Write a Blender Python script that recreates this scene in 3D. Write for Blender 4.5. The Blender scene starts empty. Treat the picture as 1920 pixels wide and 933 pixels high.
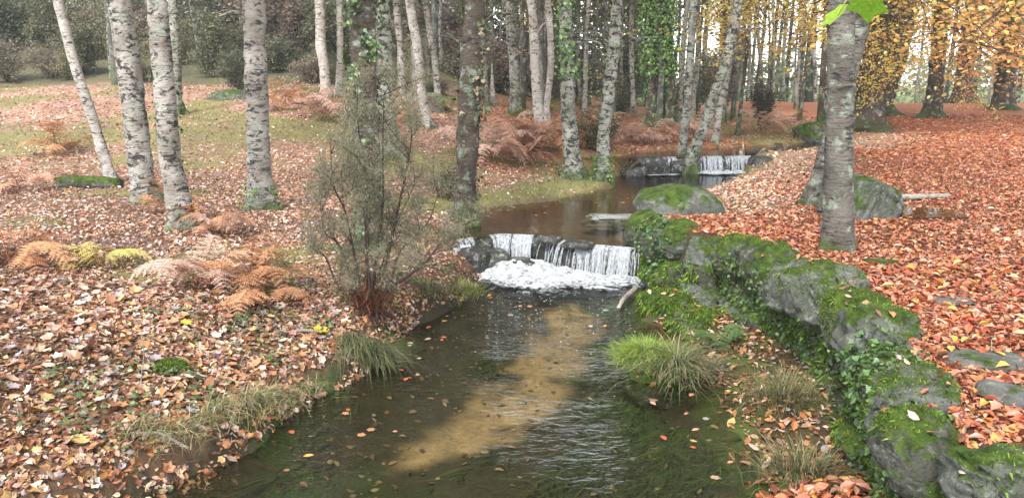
import bpy, math, random
import numpy as np
from mathutils import Vector, Matrix

# ------------------------------------------------------------------ camera, sky, sun, exposure
scene = bpy.context.scene
col = scene.collection
cam_data = bpy.data.cameras.new('camera')
cam_data.sensor_width = 36.0
cam_data.lens = 36.0 * 1478.0 / 1920.0
cam_data.clip_end = 1000.0
cam = bpy.data.objects.new('camera', cam_data)
col.objects.link(cam)
cam.location = (0.0, 0.0, 1.7)
cam.rotation_euler = (math.radians(90.0 - 12.4), 0.0, 0.0)
scene.camera = cam

world = bpy.data.worlds.new('World')
scene.world = world
world.use_nodes = True
SUN_EL, SUN_AZ = math.radians(52), math.radians(205)
wn = world.node_tree.nodes
wl_ = world.node_tree.links
bg = wn['Background']
sky = wn.new('ShaderNodeTexSky')
sky.sky_type = 'NISHITA'
sky.sun_disc = False
sky.sun_elevation = SUN_EL
sky.sun_rotation = SUN_AZ
sky.air_density = 1.0
sky.dust_density = 0.8
hs = wn.new('ShaderNodeHueSaturation')          # an overcast sky: the blue is veiled by cloud
hs.inputs['Saturation'].default_value = 0.22
wl_.new(sky.outputs[0], hs.inputs['Color'])
wl_.new(hs.outputs[0], bg.inputs['Color'])
bg.inputs['Strength'].default_value = 0.15

sun_data = bpy.data.lights.new('sun', 'SUN')
sun_data.energy = 1.5
sun_data.angle = math.radians(12)
sun_data.color = (1.0, 0.96, 0.9)
sun = bpy.data.objects.new('sun', sun_data)
col.objects.link(sun)
sdir = Vector((math.sin(SUN_AZ) * math.cos(SUN_EL), math.cos(SUN_AZ) * math.cos(SUN_EL), math.sin(SUN_EL)))
sun.rotation_euler = (-sdir).to_track_quat('-Z', 'Y').to_euler()

scene.view_settings.view_transform = 'Standard'
scene.view_settings.look = 'None'
scene.view_settings.gamma = 1.0
scene.view_settings.exposure = 1.75
scene.cycles.max_bounces = 6
scene.cycles.transparent_max_bounces = 16
scene.cycles.use_denoising = True
# ------------------------------------------------------------------ terrain (pure functions)
def sstep(t, a, b):
    t = np.clip((t - a) / (b - a), 0, 1)
    return t * t * (3 - 2 * t)

def _h(ix, iy, iz):
    n = (ix * 374761393 + iy * 668265263 + iz * 2147483647 * 3 + 1013904223).astype(np.int64) & 0xFFFFFFFF
    n = ((n ^ (n >> 13)) * 1274126177) & 0xFFFFFFFF
    n = ((n ^ (n >> 16)) * 2246822519) & 0xFFFFFFFF
    return ((n ^ (n >> 15)) & 0xFFFF) / 65535.0

def vnoise(x, y, z=0.0):
    x = np.asarray(x, float); y = np.asarray(y, float); z = np.asarray(z, float) + 0 * x
    xi = np.floor(x); yi = np.floor(y); zi = np.floor(z)
    fx = x - xi; fy = y - yi; fz = z - zi
    fx = fx * fx * (3 - 2 * fx); fy = fy * fy * (3 - 2 * fy); fz = fz * fz * (3 - 2 * fz)
    xi = xi.astype(np.int64); yi = yi.astype(np.int64); zi = zi.astype(np.int64)
    r = 0
    for a in (0, 1):
        for b in (0, 1):
            for c in (0, 1):
                w = (fx if a else 1 - fx) * (fy if b else 1 - fy) * (fz if c else 1 - fz)
                r = r + w * _h(xi + a, yi + b, zi + c)
    return r * 2 - 1

def fbm(x, y, z=0.0, o=3):
    r = 0; a = 1.0; t = 0
    for k in range(o):
        r = r + a * vnoise(np.asarray(x) * 2 ** k + 17.3 * k, np.asarray(y) * 2 ** k, np.asarray(z) * 2 ** k)
        t += a; a *= .5
    return r / t

XL = np.array([(-4, -6.5), (0, -4.8), (3, -3.1), (4.52, -2.25), (4.96, -1.9), (6.1, -1.59), (6.5, -1.3), (7.5, -1.17), (8.2, -.93), (9.06, -.5),
               (9.93, -.36), (10.6, -.8), (11.3, -.75), (11.8, -.5), (13.2, -.5), (14.1, .87), (15.7, 2.03), (18.1, 2.6),
               (18.9, 2.9), (20.0, 4.3), (20.6, 5.6), (21.5, 7.4), (22.6, 8.9)])
XR = np.array([(-4, 1.2), (3, 1.45), (4.5, 1.55), (5.1, 1.65), (6.05, 1.62), (7.5, 1.75), (8.2, 1.4), (8.83, 1.55), (9.67, 1.62),
               (10.2, 1.72), (10.9, 1.85), (12.7, 2.1), (14.1, 3.2), (17.6, 5.1), (18.8, 5.75), (19.2, 6.9), (20.3, 7.6), (21.5, 8.7), (22.6, 8.9)])
XW = np.array([(-4, 1.6), (3.0, 1.9), (3.44, 2.0), (3.8, 2.12), (4.5, 2.35), (5.3, 2.52), (6.1, 2.66), (7.0, 2.66), (8.0, 2.42), (8.4, 2.15),
               (8.8, 1.85), (9.5, 1.75), (10.2, 1.8), (10.9, 1.98), (12, 2.1)])
LIP1 = np.array([(-3, 10.4), (-.75, 10.6), (-.45, 10.85), (-.15, 11.0), (.34, 10.92), (.93, 10.35), (1.67, 10.05), (3, 10.0)])
LIP2 = np.array([(0, 17.9), (2.7, 17.95), (4.2, 18.25), (5.7, 18.45), (9, 18.5)])
Z1, Z2, Z3 = -0.9, -0.5, -0.13

def xl(y): return np.interp(y, XL[:, 0], XL[:, 1])
def xr(y): return np.interp(y, XR[:, 0], XR[:, 1])
def xw(y): return np.interp(y, XW[:, 0], XW[:, 1])
def lip1(x): return np.interp(x, LIP1[:, 0], LIP1[:, 1])
def lip2(x): return np.interp(x, LIP2[:, 0], LIP2[:, 1])

def hgt(x, y):
    x = np.asarray(x, float); y = np.asarray(y, float)
    L = xl(y) + .10 * vnoise(y * 2.3, 5.1) ; R = xr(y) + (.08 + .20 * (1 - sstep(y, 6.5, 8))) * vnoise(y * 2.1, 9.7) + .08 * vnoise(y * 6.3, 2.2)
    wb = Z1 + (Z2 - Z1) * sstep(y, 9.9, 10.9) + (Z3 - Z2) * sstep(y, 17.6, 18.6)        # bank datum
    ws = np.where(y < lip1(x) + .05, Z1, np.where(y < lip2(x) + .05, Z2, Z3))            # water level, stepped at the weirs
    n1 = fbm(x * .35, y * .35, 3.3); n2 = fbm(x * 1.7, y * 1.7, 8.1)
    # bed
    din = np.minimum(x - L, R - x)
    bed = ws - .05 - (.24 + .06 * n1) * sstep(din, 0, .6) + .03 * n2
    # left bank
    dl = np.maximum(L - x, 0)
    a = .27 - .19 * sstep(y, 10, 11.5)
    zt = -.12 + .16 * sstep(y, 16.5, 18.5) + 1.15 * sstep(y, 13, 29) * sstep(-x, -3, 7) + .35 * sstep(y, 20, 36) * sstep(-x, -14, 3) + .13 * np.maximum(y - 29, 0) * sstep(-x, -2, 9) * (1 - sstep(y, 60, 90) * .3)
    left = wb - .03 + a * sstep(dl, 0, .28) + (zt - wb - a) * (1 - np.exp(-dl / 2.3)) + (.10 * n1 + .05 * n2) * sstep(dl, .1, 1.2)
    # right: low shelf, wall, path
    dr = np.maximum(x - R, 0)
    shelf = Z1 + .0 + .13 * sstep(dr, 0, .5) + .05 * n2
    W = xw(y)
    path = .0 + .04 * n1 * sstep(dr, .5, 2) + .02 * n2 + .45 * sstep(y, 17, 31) * sstep(x, 7, 15) - .9 * sstep(y, 34, 60) * sstep(x, 8, 20)
    walled = shelf + (path - .02 - shelf) * sstep(x, W - .02, W + .16)
    frontal = sstep(y, 3.12, 3.26)
    low = -.62 + .05 * n2
    walled = walled * frontal + np.minimum(walled, low) * (1 - frontal)
    gentle = wb - .03 + .07 * sstep(dr, 0, .2) + (path - wb - .04) * (1 - np.exp(-(dr / 1.0) ** 1.3))
    g = sstep(y, 9.7, 10.9)
    right = walled * (1 - g) + gentle * g
    z = np.where(x < L, left, np.where(x > R, right, bed))
    # far pool closes beyond the trees
    far = sstep(y, 24, 28)
    return z * (1 - far) + np.where(x < L, left, path) * far
# ------------------------------------------------------------------ helpers
rng = np.random.default_rng(11)
random.seed(11)
MATS = {}

def link(o, parent=None):
    col.objects.link(o)
    if parent is not None:
        o.parent = parent
    return o

def tag(o, label=None, cat=None, group=None, kind=None):
    if label: o['label'] = label
    if cat: o['category'] = cat
    if group: o['group'] = group
    if kind: o['kind'] = kind
    return o

def empty(name, loc=(0, 0, 0)):
    o = bpy.data.objects.new(name, None)
    o.empty_display_size = .1
    o.location = loc
    return link(o)

def mk_mesh(name, V, faces, cols=None, mat=None, smooth=False):
    """V (n,3); faces: list of int arrays (m,k); cols (n,3) per point"""
    V = np.ascontiguousarray(V, np.float32)
    me = bpy.data.meshes.new(name)
    faces = [np.asarray(f, np.int32) for f in faces if len(f)]
    me.vertices.add(len(V))
    me.vertices.foreach_set('co', V.ravel())
    li = np.concatenate([f.ravel() for f in faces])
    tot = np.concatenate([np.full(len(f), f.shape[1], np.int32) for f in faces])
    st = np.concatenate([[0], np.cumsum(tot)[:-1]]).astype(np.int32)
    me.loops.add(len(li))
    me.loops.foreach_set('vertex_index', li.astype(np.int32))
    me.polygons.add(len(tot))
    me.polygons.foreach_set('loop_start', st)
    me.update(calc_edges=True)
    me.polygons.foreach_set('use_smooth', np.full(len(tot), smooth))
    if cols is not None:
        a = me.attributes.new('Col', 'FLOAT_COLOR', 'POINT')
        c = np.ones((len(V), 4), np.float32); c[:, :3] = cols
        a.data.foreach_set('color', c.ravel())
    if mat: me.materials.append(MATS[mat])
    return me

def obj(name, me, parent=None, loc=(0, 0, 0), rot=(0, 0, 0), scale=(1, 1, 1)):
    o = bpy.data.objects.new(name, me)
    o.location = loc; o.rotation_euler = rot; o.scale = scale
    return link(o, parent)

class MB:                                          # collects pieces of one mesh
    def __init__(s): s.V = []; s.F = {}; s.C = []; s.n = 0
    def add(s, V, faces, cols=(1, 1, 1)):
        V = np.asarray(V, float)
        for f in faces:
            f = np.asarray(f)
            if len(f): s.F.setdefault(f.shape[1], []).append(f + s.n)
        s.V.append(V); s.n += len(V)
        s.C.append(np.broadcast_to(np.asarray(cols, float), (len(V), 3)))
    def mesh(s, name, mat, smooth=False):
        return mk_mesh(name, np.vstack(s.V), [np.vstack(f) for f in s.F.values()], np.vstack(s.C), mat, smooth)

def grid_faces(nu, nv, wrap=False):
    i = np.arange(nu - 1)[:, None]; j = np.arange(nv if wrap else nv - 1)[None]
    jn = (j + 1) % nv
    q = np.stack([i * nv + j, i * nv + jn, (i + 1) * nv + jn, (i + 1) * nv + j], -1).reshape(-1, 4)
    return q if wrap else q[:, ::-1]

def smooth_path(pts, n):
    pts = np.asarray(pts, float)
    t = np.linspace(0, len(pts) - 1, n)
    i = np.clip(t.astype(int), 0, len(pts) - 2); f = (t - i)[:, None]
    P = np.vstack([2 * pts[0] - pts[1], pts, 2 * pts[-1] - pts[-2]])
    a, b, c, d = P[i], P[i + 1], P[i + 2], P[i + 3]
    return .5 * (2 * b + (c - a) * f + (2 * a - 5 * b + 4 * c - d) * f ** 2 + (3 * b - a - 3 * c + d) * f ** 3)

def frames(path):
    T = np.gradient(path, axis=0); T /= np.linalg.norm(T, axis=1)[:, None] + 1e-9
    ref = np.array([0, 1.0, 0]) if abs(T[0, 1]) < .8 else np.array([1.0, 0, 0])
    A = np.cross(T, ref); A /= np.linalg.norm(A, axis=1)[:, None] + 1e-9
    B = np.cross(T, A)
    return T, A, B

def tube(path, rad, segs=8, rough=0.0, freq=6.0, seed=0.0):
    path = np.asarray(path, float); rad = np.broadcast_to(rad, (len(path),))
    T, A, B = frames(path)
    th = np.arange(segs) / segs * 2 * np.pi
    d = A[:, None] * np.cos(th)[None, :, None] + B[:, None] * np.sin(th)[None, :, None]
    R = np.repeat(rad[:, None], segs, 1)
    if rough:
        p0 = path[:, None] + d * R[..., None]
        R = R * (1 + rough * fbm(p0[..., 0] * freq, p0[..., 1] * freq, p0[..., 2] * freq * .7 + seed, 3))
    V = (path[:, None] + d * R[..., None]).reshape(-1, 3)
    F = [grid_faces(len(path), segs, True)]
    n = len(path)
    F.append(np.array([np.arange(segs)[::-1], (n - 1) * segs + np.arange(segs)]))
    return V, F

# --- leaf templates: length along x, unit size
def fan(outline, c=(0, 0, 0)):
    n = len(outline)
    V = np.vstack([[c], outline])
    return V, np.array([[0, 1 + k, 1 + (k + 1) % n] for k in range(n)])
T_BEECH = (np.array([(-.5, 0, .0), (-.12, .27, .09), (.22, .22, .08), (.5, 0, .02), (.22, -.22, .08), (-.12, -.27, .09)], float),
           np.array([[0, 3, 2, 1], [0, 5, 4, 3]]))
_mo = []
for a, r in [(180, .42), (150, .36), (118, .48), (92, .38), (60, .58), (32, .40), (0, .66), (-32, .40), (-60, .58), (-92, .38), (-118, .48), (-150, .36)]:
    _mo.append((math.cos(math.radians(a)) * r, math.sin(math.radians(a)) * r, .10 * r))
T_MAPLE = fan(np.array(_mo), (-.05, 0, -.02))
T_IVY = fan(np.array([(-.45, .12, .0), (-.15, .5, .04), (.08, .28, .02), (.55, 0, .0), (.08, -.28, .02), (-.15, -.5, .04), (-.45, -.12, .0)]), (-.15, 0, .06))
T_QUAD = (np.array([(-.5, 0, 0), (0, .3, .06), (.5, 0, 0), (0, -.3, .06)], float), np.array([[0, 3, 2, 1]]))

def leaf_field(P, N, size, cols, tmpl, tilt=.5, curl=(0.2, 2.2), yaw=None, jit=.18):
    """n leaves lying on points P with normals N; returns V, F, C arrays"""
    n = len(P); tv, tf = tmpl; k = len(tv)
    P = np.asarray(P, float); N = np.asarray(N, float) + rng.normal(0, tilt, (n, 3)) * .55
    N /= np.linalg.norm(N, axis=1)[:, None] + 1e-9
    a = rng.uniform(0, 2 * np.pi, n) if yaw is None else yaw
    X = np.stack([np.cos(a), np.sin(a), np.zeros(n)], 1)
    X = X - N * np.sum(X * N, 1)[:, None]
    bad = np.linalg.norm(X, axis=1) < 1e-3
    X[bad] = np.array([1, 0, 0.1]); X /= np.linalg.norm(X, axis=1)[:, None]
    Y = np.cross(N, X)
    t = np.repeat(tv[None], n, 0)
    t[..., 2] *= rng.uniform(*curl, n)[:, None] * rng.choice([1, 1, -1], n)[:, None]
    t[..., 1] *= rng.uniform(.75, 1.2, n)[:, None]
    t[..., :2] *= 1 + rng.uniform(-jit, jit, t[..., :2].shape) * .6
    t = t * np.asarray(size)[:, None, None]
    V = P[:, None] + X[:, None] * t[..., :1] + Y[:, None] * t[..., 1:2] + N[:, None] * t[..., 2:3]
    F = (tf[None] + (np.arange(n) * k)[:, None, None]).reshape(-1, tf.shape[1])
    C = np.repeat(np.asarray(cols)[:, None], k, 1).reshape(-1, 3)
    return V.reshape(-1, 3), [F], C

def blades(P, h, w, cols, lean=.5, dirs=None, droop=.6):
    """grass blades: P (n,3) roots"""
    n = len(P)
    a = rng.uniform(0, 2 * np.pi, n) if dirs is None else dirs
    D = np.stack([np.cos(a), np.sin(a), np.zeros(n)], 1)
    S = np.stack([-np.sin(a), np.cos(a), np.zeros(n)], 1)
    ln = np.abs(rng.normal(lean, .25, n))[:, None]; h = np.asarray(h)[:, None]; w = np.asarray(w)[:, None]
    dp = rng.uniform(.2, 1.0, n)[:, None] * droop
    pts = []
    for t, ww in ((0, 1), (.4, .9), (.75, .6), (1, 0)):
        c = P + D * h * ln * t ** 1.6 + np.array([0, 0, 1.0]) * h * (t * (1 - .25 * ln) - dp * t ** 3 * .8)
        if ww: pts += [c - S * w * ww * .5, c + S * w * ww * .5]
        else: pts.append(c)
    V = np.stack(pts, 1).reshape(-1, 3)
    b = (np.arange(n) * 7)[:, None]
    Q = np.vstack([b + [0, 1, 3, 2], b + [2, 3, 5, 4]]); T3 = b + [4, 5, 6]
    C = np.repeat(np.asarray(cols)[:, None], 7, 1)
    C = C * np.array([.75, .75, .95, .95, 1.05, 1.05, 1.1])[None, :, None]
    return V, [Q, T3], C.reshape(-1, 3)

def pick(pal, wts, n, var=.18):
    pal = np.asarray(pal, float); w = np.asarray(wts, float); w = w / w.sum()
    c = pal[rng.choice(len(pal), n, p=w)]
    c = c * (1 + rng.normal(0, var, (n, 1))) * (1 + rng.normal(0, .06, (n, 3)))
    return np.clip(c, .008, .85)

def gnormal(x, y, e=.06):
    dx = (hgt(x + e, y) - hgt(x - e, y)) / (2 * e); dy = (hgt(x, y + e) - hgt(x, y - e)) / (2 * e)
    N = np.stack([-dx, -dy, np.ones_like(dx)], 1)
    return N / np.linalg.norm(N, axis=1)[:, None]

# ------------------------------------------------------------------ materials
class NT:
    def __init__(s, name):
        s.m = bpy.data.materials.new(name); s.m.use_nodes = True
        s.t = s.m.node_tree; s.b = s.t.nodes['Principled BSDF']; s.out = s.t.nodes['Material Output']
        MATS[name] = s.m
    def n(s, typ, ins=None, **kw):
        nd = s.t.nodes.new('ShaderNode' + typ)
        for k, v in kw.items(): setattr(nd, k, v)
        for k, v in (ins or {}).items(): s.set(nd.inputs[k], v)
        return nd
    def set(s, sock, v):
        if hasattr(v, 'is_output') or isinstance(v, bpy.types.NodeSocket): s.t.links.new(v, sock)
        else: sock.default_value = v
    def co(s, scale=(1, 1, 1), kind='Object'):
        tc = s.n('TexCoord'); oi = s.n('ObjectInfo')
        off = s.n('VectorMath', {0: oi.outputs['Random'], 1: (37.0, 91.0, 53.0)}, operation='MULTIPLY')
        ad = s.n('VectorMath', {0: tc.outputs[kind], 1: off.outputs[0]})
        mp = s.n('Mapping', {'Vector': ad.outputs[0], 'Scale': scale})
        return mp.outputs[0]
    def noise(s, co, scale, detail=4, rough=.6, dist=0.0):
        return s.n('TexNoise', {'Vector': co, 'Scale': scale, 'Detail': detail, 'Roughness': rough, 'Distortion': dist}).outputs['Fac']
    def ramp(s, f, a, b):
        return s.n('MapRange', {'Value': f, 'From Min': a, 'From Max': b}, clamp=True).outputs[0]
    def mix(s, f, a, b, mode='MIX'):
        nd = s.n('Mix', data_type='RGBA', blend_type=mode)
        s.set(nd.inputs[0], f); s.set(nd.inputs[6], a); s.set(nd.inputs[7], b)
        return nd.outputs[2]
    def math(s, op, a, b=0.0):
        nd = s.n('Math', operation=op); s.set(nd.inputs[0], a); s.set(nd.inputs[1], b); return nd.outputs[0]
    def bump(s, h, strength=.5, dist=.02):
        nd = s.n('Bump', {'Height': h, 'Strength': strength, 'Distance': dist}); return nd.outputs[0]
    def fin(s, color, rough=.8, normal=None, spec=.3):
        s.set(s.b.inputs['Base Color'], color); s.set(s.b.inputs['Roughness'], rough)
        s.b.inputs['Specular IOR Level'].default_value = spec
        if normal is not None: s.set(s.b.inputs['Normal'], normal)

def c4(*c): return (c[0], c[1], c[2], 1.0)

def m_bark(name, base, base2, dark, streak=.5, patch=.5, lichen=.5, moss_h=.6, moss=c4(.07, .11, .025)):
    s = NT(name)
    co = s.co((1, 1, 1)); cs = s.co((3.0, 3.0, 15))
    tc = s.n('TexCoord')
    c = s.mix(s.ramp(s.noise(co, 2.2), .35, .65), base, base2)
    lch = s.ramp(s.noise(co, 5.5, 5, .65), .60 - .10 * lichen, .68 - .08 * lichen)
    c = s.mix(s.math('MULTIPLY', lch, .75), c, c4(.33, .37, .30))
    gate = s.math('MULTIPLY', s.math('SUBTRACT', s.noise(co, 3.1, 4, .6), .5), .55)
    st = s.ramp(s.math('ADD', s.noise(cs, 1.7, 6, .75, .6), gate), .60 - .07 * streak, .68 - .06 * streak)
    c = s.mix(s.math('MULTIPLY', st, .88), c, dark)
    pt = s.ramp(s.noise(s.co((1.5, 1.5, 2.4)), 4.6, 7, .75, .5), .62 - .10 * patch, .68 - .10 * patch)
    c = s.mix(s.math('MULTIPLY', pt, .92), c, dark)
    z = s.n('SeparateXYZ', {0: tc.outputs['Object']}).outputs[2]
    mz = s.math('SUBTRACT', 1.0, s.math('DIVIDE', z, moss_h)) if moss_h else -9.0
    mm = s.ramp(s.math('ADD', mz, s.math('MULTIPLY', s.math('SUBTRACT', s.noise(co, 6, 6, .7), .5), 3.2)), .35, 1.0)
    c = s.mix(s.math('MULTIPLY', mm, .85), c, moss)
    h = s.math('ADD', s.math('MULTIPLY', s.noise(cs, 1.6, 5, .7, .3), .8), s.math('MULTIPLY', s.noise(co, 14, 6, .7), .9))
    s.fin(c, .85, s.bump(h, 1.0, .05), .2)

m_bark('birch_bark', c4(.50, .465, .42), c4(.27, .235, .20), c4(.03, .025, .022), .9, .95, .75, .30)
m_bark('pale_birch_bark', c4(.60, .56, .51), c4(.40, .35, .31), c4(.04, .032, .03), .7, .72, .3, .25)
m_bark('mossy_birch_bark', c4(.42, .41, .36), c4(.20, .19, .15), c4(.028, .025, .02), .5, 1.25, .9, .5)
m_bark('dark_bark', c4(.12, .095, .075), c4(.075, .06, .048), c4(.022, .018, .016), .2, .55, .75, .5)
m_bark('lichen_bark', c4(.19, .175, .15), c4(.095, .085, .072), c4(.03, .026, .024), 1.0, .45, .7, .2)
m_bark('far_bark', c4(.20, .19, .17), c4(.10, .10, .09), c4(.035, .033, .03), .4, .5, .8, .6)

m_bark('dead_bark', c4(.46, .42, .37), c4(.28, .24, .20), c4(.06, .05, .04), .5, .5, .4, None)
m_bark('rotten_bark', c4(.11, .075, .05), c4(.06, .045, .035), c4(.02, .017, .015), .3, .5, .3, None)

def m_attr(name, rough=.5, spec=.4, trans=0.0, nvar=.25, nscale=60, tint=False, bump=0.0):
    s = NT(name)
    at = s.n('Attribute', attribute_name='Col').outputs['Color']
    co = s.co((1, 1, 1))
    c = at
    if tint:
        c = s.mix(1.0, c, s.n('ObjectInfo').outputs['Color'], 'MULTIPLY')
    nz = s.noise(co, nscale, 3)
    k = s.n('MapRange', {'Value': nz, 'From Min': .3, 'From Max': .7, 'To Min': 1 - nvar, 'To Max': 1 + nvar}).outputs[0]
    c = s.mix(1.0, c, s.n('CombineXYZ', {0: k, 1: k, 2: k}).outputs[0], 'MULTIPLY')
    s.fin(c, rough, s.bump(nz, bump, .01) if bump else None, spec)
    if trans:
        tr = s.n('BsdfTranslucent', {'Color': c})
        mx = s.n('MixShader', {0: trans, 1: s.b.outputs[0], 2: tr.outputs[0]})
        s.t.links.new(mx.outputs[0], s.out.inputs[0])

m_attr('fallen_leaves', .36, .5, 0, .3, 45)
m_attr('foliage', .55, .3, .5, .25, 12)
m_attr('shrub_foliage', .7, .2, .25, .2, 3, tint=True)
m_attr('ivy_foliage', .38, .5, .15, .3, 30)
m_attr('fern_frond', .7, .2, .3, .25, 25, tint=True)
m_attr('grass', .6, .25, .25, .2, 30)
m_attr('moss_pile', .9, .1, .15, .3, 9)
m_attr('twig_bark', .8, .2, 0, .3, 40)

s = NT('ground')
at = s.n('Attribute', attribute_name='Col').outputs['Color']
co = s.co()
k1 = s.noise(co, 22, 6, .7); k2 = s.noise(co, 3.0, 4, .6)
k = s.math('ADD', s.math('MULTIPLY', k1, 1.3), s.math('MULTIPLY', k2, .7))
c = s.mix(1.0, at, s.n('CombineXYZ', {0: k, 1: s.math('MULTIPLY', k, .98), 2: s.math('MULTIPLY', k, .95)}).outputs[0], 'MULTIPLY')
s.fin(c, .85, s.bump(k1, 1.0, .03), .25)

def m_stone(name, base, base2, mossiness, wet=False):
    s = NT(name)
    co = s.co(); g = s.n('NewGeometry')
    c = s.mix(s.ramp(s.noise(co, 3.5, 5), .35, .65), base, base2)
    c = s.mix(s.math('MULTIPLY', s.ramp(s.noise(co, 1.7, 6, .7, .5), .45, .62), .8), c, c4(base[0] * .42, base[1] * .48, base[2] * .36))
    sp = s.ramp(s.noise(co, 60, 3, .8), .56, .64)
    c = s.mix(s.math('MULTIPLY', sp, .5), c, c4(.03, .03, .03))
    li = s.ramp(s.noise(co, 11, 8, .78), .54, .60)
    c = s.mix(s.math('MULTIPLY', li, .55), c, c4(.36, .38, .33))
    nz = s.n('SeparateXYZ', {0: g.outputs['Normal']}).outputs[2]
    m = s.math('ADD', s.math('MULTIPLY', nz, .28), s.math('MULTIPLY', s.noise(co, 3.2, 6, .65), 1.3))
    m = s.ramp(m, 1.16 - .55 * mossiness, 1.30 - .55 * mossiness)
    mc = s.mix(s.ramp(s.noise(co, 11, 4), .35, .65), c4(.035, .06, .012), c4(.11, .17, .025))
    c = s.mix(m, c, mc)
    h = s.math('ADD', s.math('MULTIPLY', s.noise(co, 9, 8, .75), 1.0), s.math('MULTIPLY', s.math('MULTIPLY', s.noise(co, 45, 4, .7), m), .8))
    s.fin(c, .25 if wet else .85, s.bump(h, 1.0, .03 if wet else .06), .5 if wet else .2)
m_stone('granite', c4(.22, .22, .20), c4(.14, .14, .13), .34)
m_stone('mossy_granite', c4(.18, .19, .165), c4(.105, .11, .095), .70)
m_stone('moss_stone', c4(.16, .16, .13), c4(.08, .08, .065), .98)
m_stone('wet_stone', c4(.05, .047, .042), c4(.022, .022, .021), .12, True)
m_stone('pale_rock', c4(.36, .36, .35), c4(.25, .25, .24), .1)

def m_water(name, scale, strength, tint):
    s = NT(name)
    tc = s.n('TexCoord')
    mp = s.n('Mapping', {'Vector': tc.outputs['Object'], 'Scale': (1.0, 1.7, 1)}).outputs[0]
    h = s.math('ADD', s.noise(mp, scale, 3, .55, 1.2), s.math('MULTIPLY', s.noise(mp, scale * .33, 2, .5, .6), 1.3))
    ar = s.noise(mp, .75, 3)
    st = s.n('MapRange', {'Value': ar, 'From Min': .40, 'From Max': .60, 'To Min': strength * .15, 'To Max': strength}).outputs[0]
    b = s.n('Bump', {'Height': h, 'Distance': .05}); s.set(b.inputs['Strength'], st)
    gl = s.n('BsdfGlossy', {'Roughness': .04, 'Normal': b.outputs[0], 'Color': c4(1, 1, 1)})
    tr = s.n('BsdfTransparent', {'Color': tint})
    fr = s.n('Fresnel', {'IOR': 1.33, 'Normal': b.outputs[0]})
    mx = s.n('MixShader', {0: fr.outputs[0], 1: tr.outputs[0], 2: gl.outputs[0]})
    s.t.links.new(mx.outputs[0], s.out.inputs[0])
m_water('stream_water', 8.0, .6, c4(.84, .85, .72))
m_water('calm_water', 6.0, .12, c4(.7, .64, .5))
m_water('puddle_water', 3.0, .05, c4(.5, .45, .4))

s = NT('falling_water')                                         # aerated water: white, partly clear
co = s.n('TexCoord').outputs['Object']
f = s.ramp(s.noise(s.n('Mapping', {'Vector': co, 'Scale': (1, 1, .12)}).outputs[0], 55, 4, .7), .36, .6)
s.fin(c4(.46, .49, .52), .3, None, .4)
tr = s.n('BsdfTransparent')
mx = s.n('MixShader', {0: s.math('ADD', s.math('MULTIPLY', f, .72), .06), 1: tr.outputs[0], 2: s.b.outputs[0]})
s.t.links.new(mx.outputs[0], s.out.inputs[0])

s = NT('foam')
co = s.n('TexCoord').outputs['Object']
at = s.n('Attribute', attribute_name='Col')
dens = s.n('SeparateXYZ', {0: at.outputs['Vector']}).outputs[0]
nz = s.noise(s.n('Mapping', {'Vector': co, 'Scale': (1, 1.4, 1)}).outputs[0], 13, 6, .72, .6)
a = s.ramp(s.math('ADD', dens, s.math('MULTIPLY', nz, 2.2)), 1.45, 1.85)
s.fin(s.mix(s.ramp(s.noise(co, 9, 6, .75, .8), .35, .65), c4(.30, .33, .35), c4(.78, .81, .83)), .5, s.bump(s.noise(co, 26, 5, .7), .8, .05), .3)
tr = s.n('BsdfTransparent')
mx = s.n('MixShader', {0: a, 1: tr.outputs[0], 2: s.b.outputs[0]})
s.t.links.new(mx.outputs[0], s.out.inputs[0])
# ------------------------------------------------------------------ ground sheet
P_RED = [(.42, .125, .055), (.46, .20, .11), (.29, .075, .035), (.47, .27, .17), (.50, .23, .06), (.17, .055, .03), (.27, .13, .07)]
W_RED = [5, 3.6, 3, 2.0, 1.3, 1.6, 1.6]
P_PINK = [(.46, .27, .20), (.54, .38, .31), (.34, .165, .095), (.22, .10, .06), (.46, .28, .12), (.60, .50, .42), (.43, .21, .14), (.30, .25, .26)]
W_PINK = [4, 3, 2.6, 1.6, 1.2, 1.3, 2.4, .7]
P_BROWN = [(.33, .145, .06), (.22, .09, .04), (.40, .24, .14), (.12, .06, .035), (.42, .26, .09), (.54, .42, .32), (.29, .23, .23), (.45, .30, .23)]
W_BROWN = [3.2, 3.0, 2.2, 2.2, 1.2, .8, .7, 1.7]
P_TAN = [(.46, .32, .22), (.54, .42, .31), (.42, .20, .12), (.50, .29, .22), (.32, .19, .11)]
W_TAN = [3, 2.5, 2, 2, 1.2]

def grassiness(x, y):
    """0..1: where short grass shows instead of leaves"""
    L, R = xl(y), xr(y)
    n = fbm(x * .45 + 3, y * .3, 5.0)
    g = sstep(n, -.02, .35) * sstep(y, 10.5, 14) * (x < L) * .9
    g = np.maximum(g, .7 * sstep(fbm(x * .8, y * .8, 15.0), .22, .45) * (x < L) * sstep(y, 6, 8))
    shore = (x < L) * sstep(y, 11.6, 12.6) * (1 - sstep(y, 17, 19)) * (1 - sstep(L - x, .8, 2.2))
    rb = (x > R) * sstep(y, 10.8, 12) * (1 - sstep(x - R, .15, 1.1 + .5 * n)) * .85
    far = sstep(y, 43, 50) * (x > 6) * .9
    return np.clip(np.maximum.reduce([g, shore, rb, far]), 0, 1)

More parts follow.
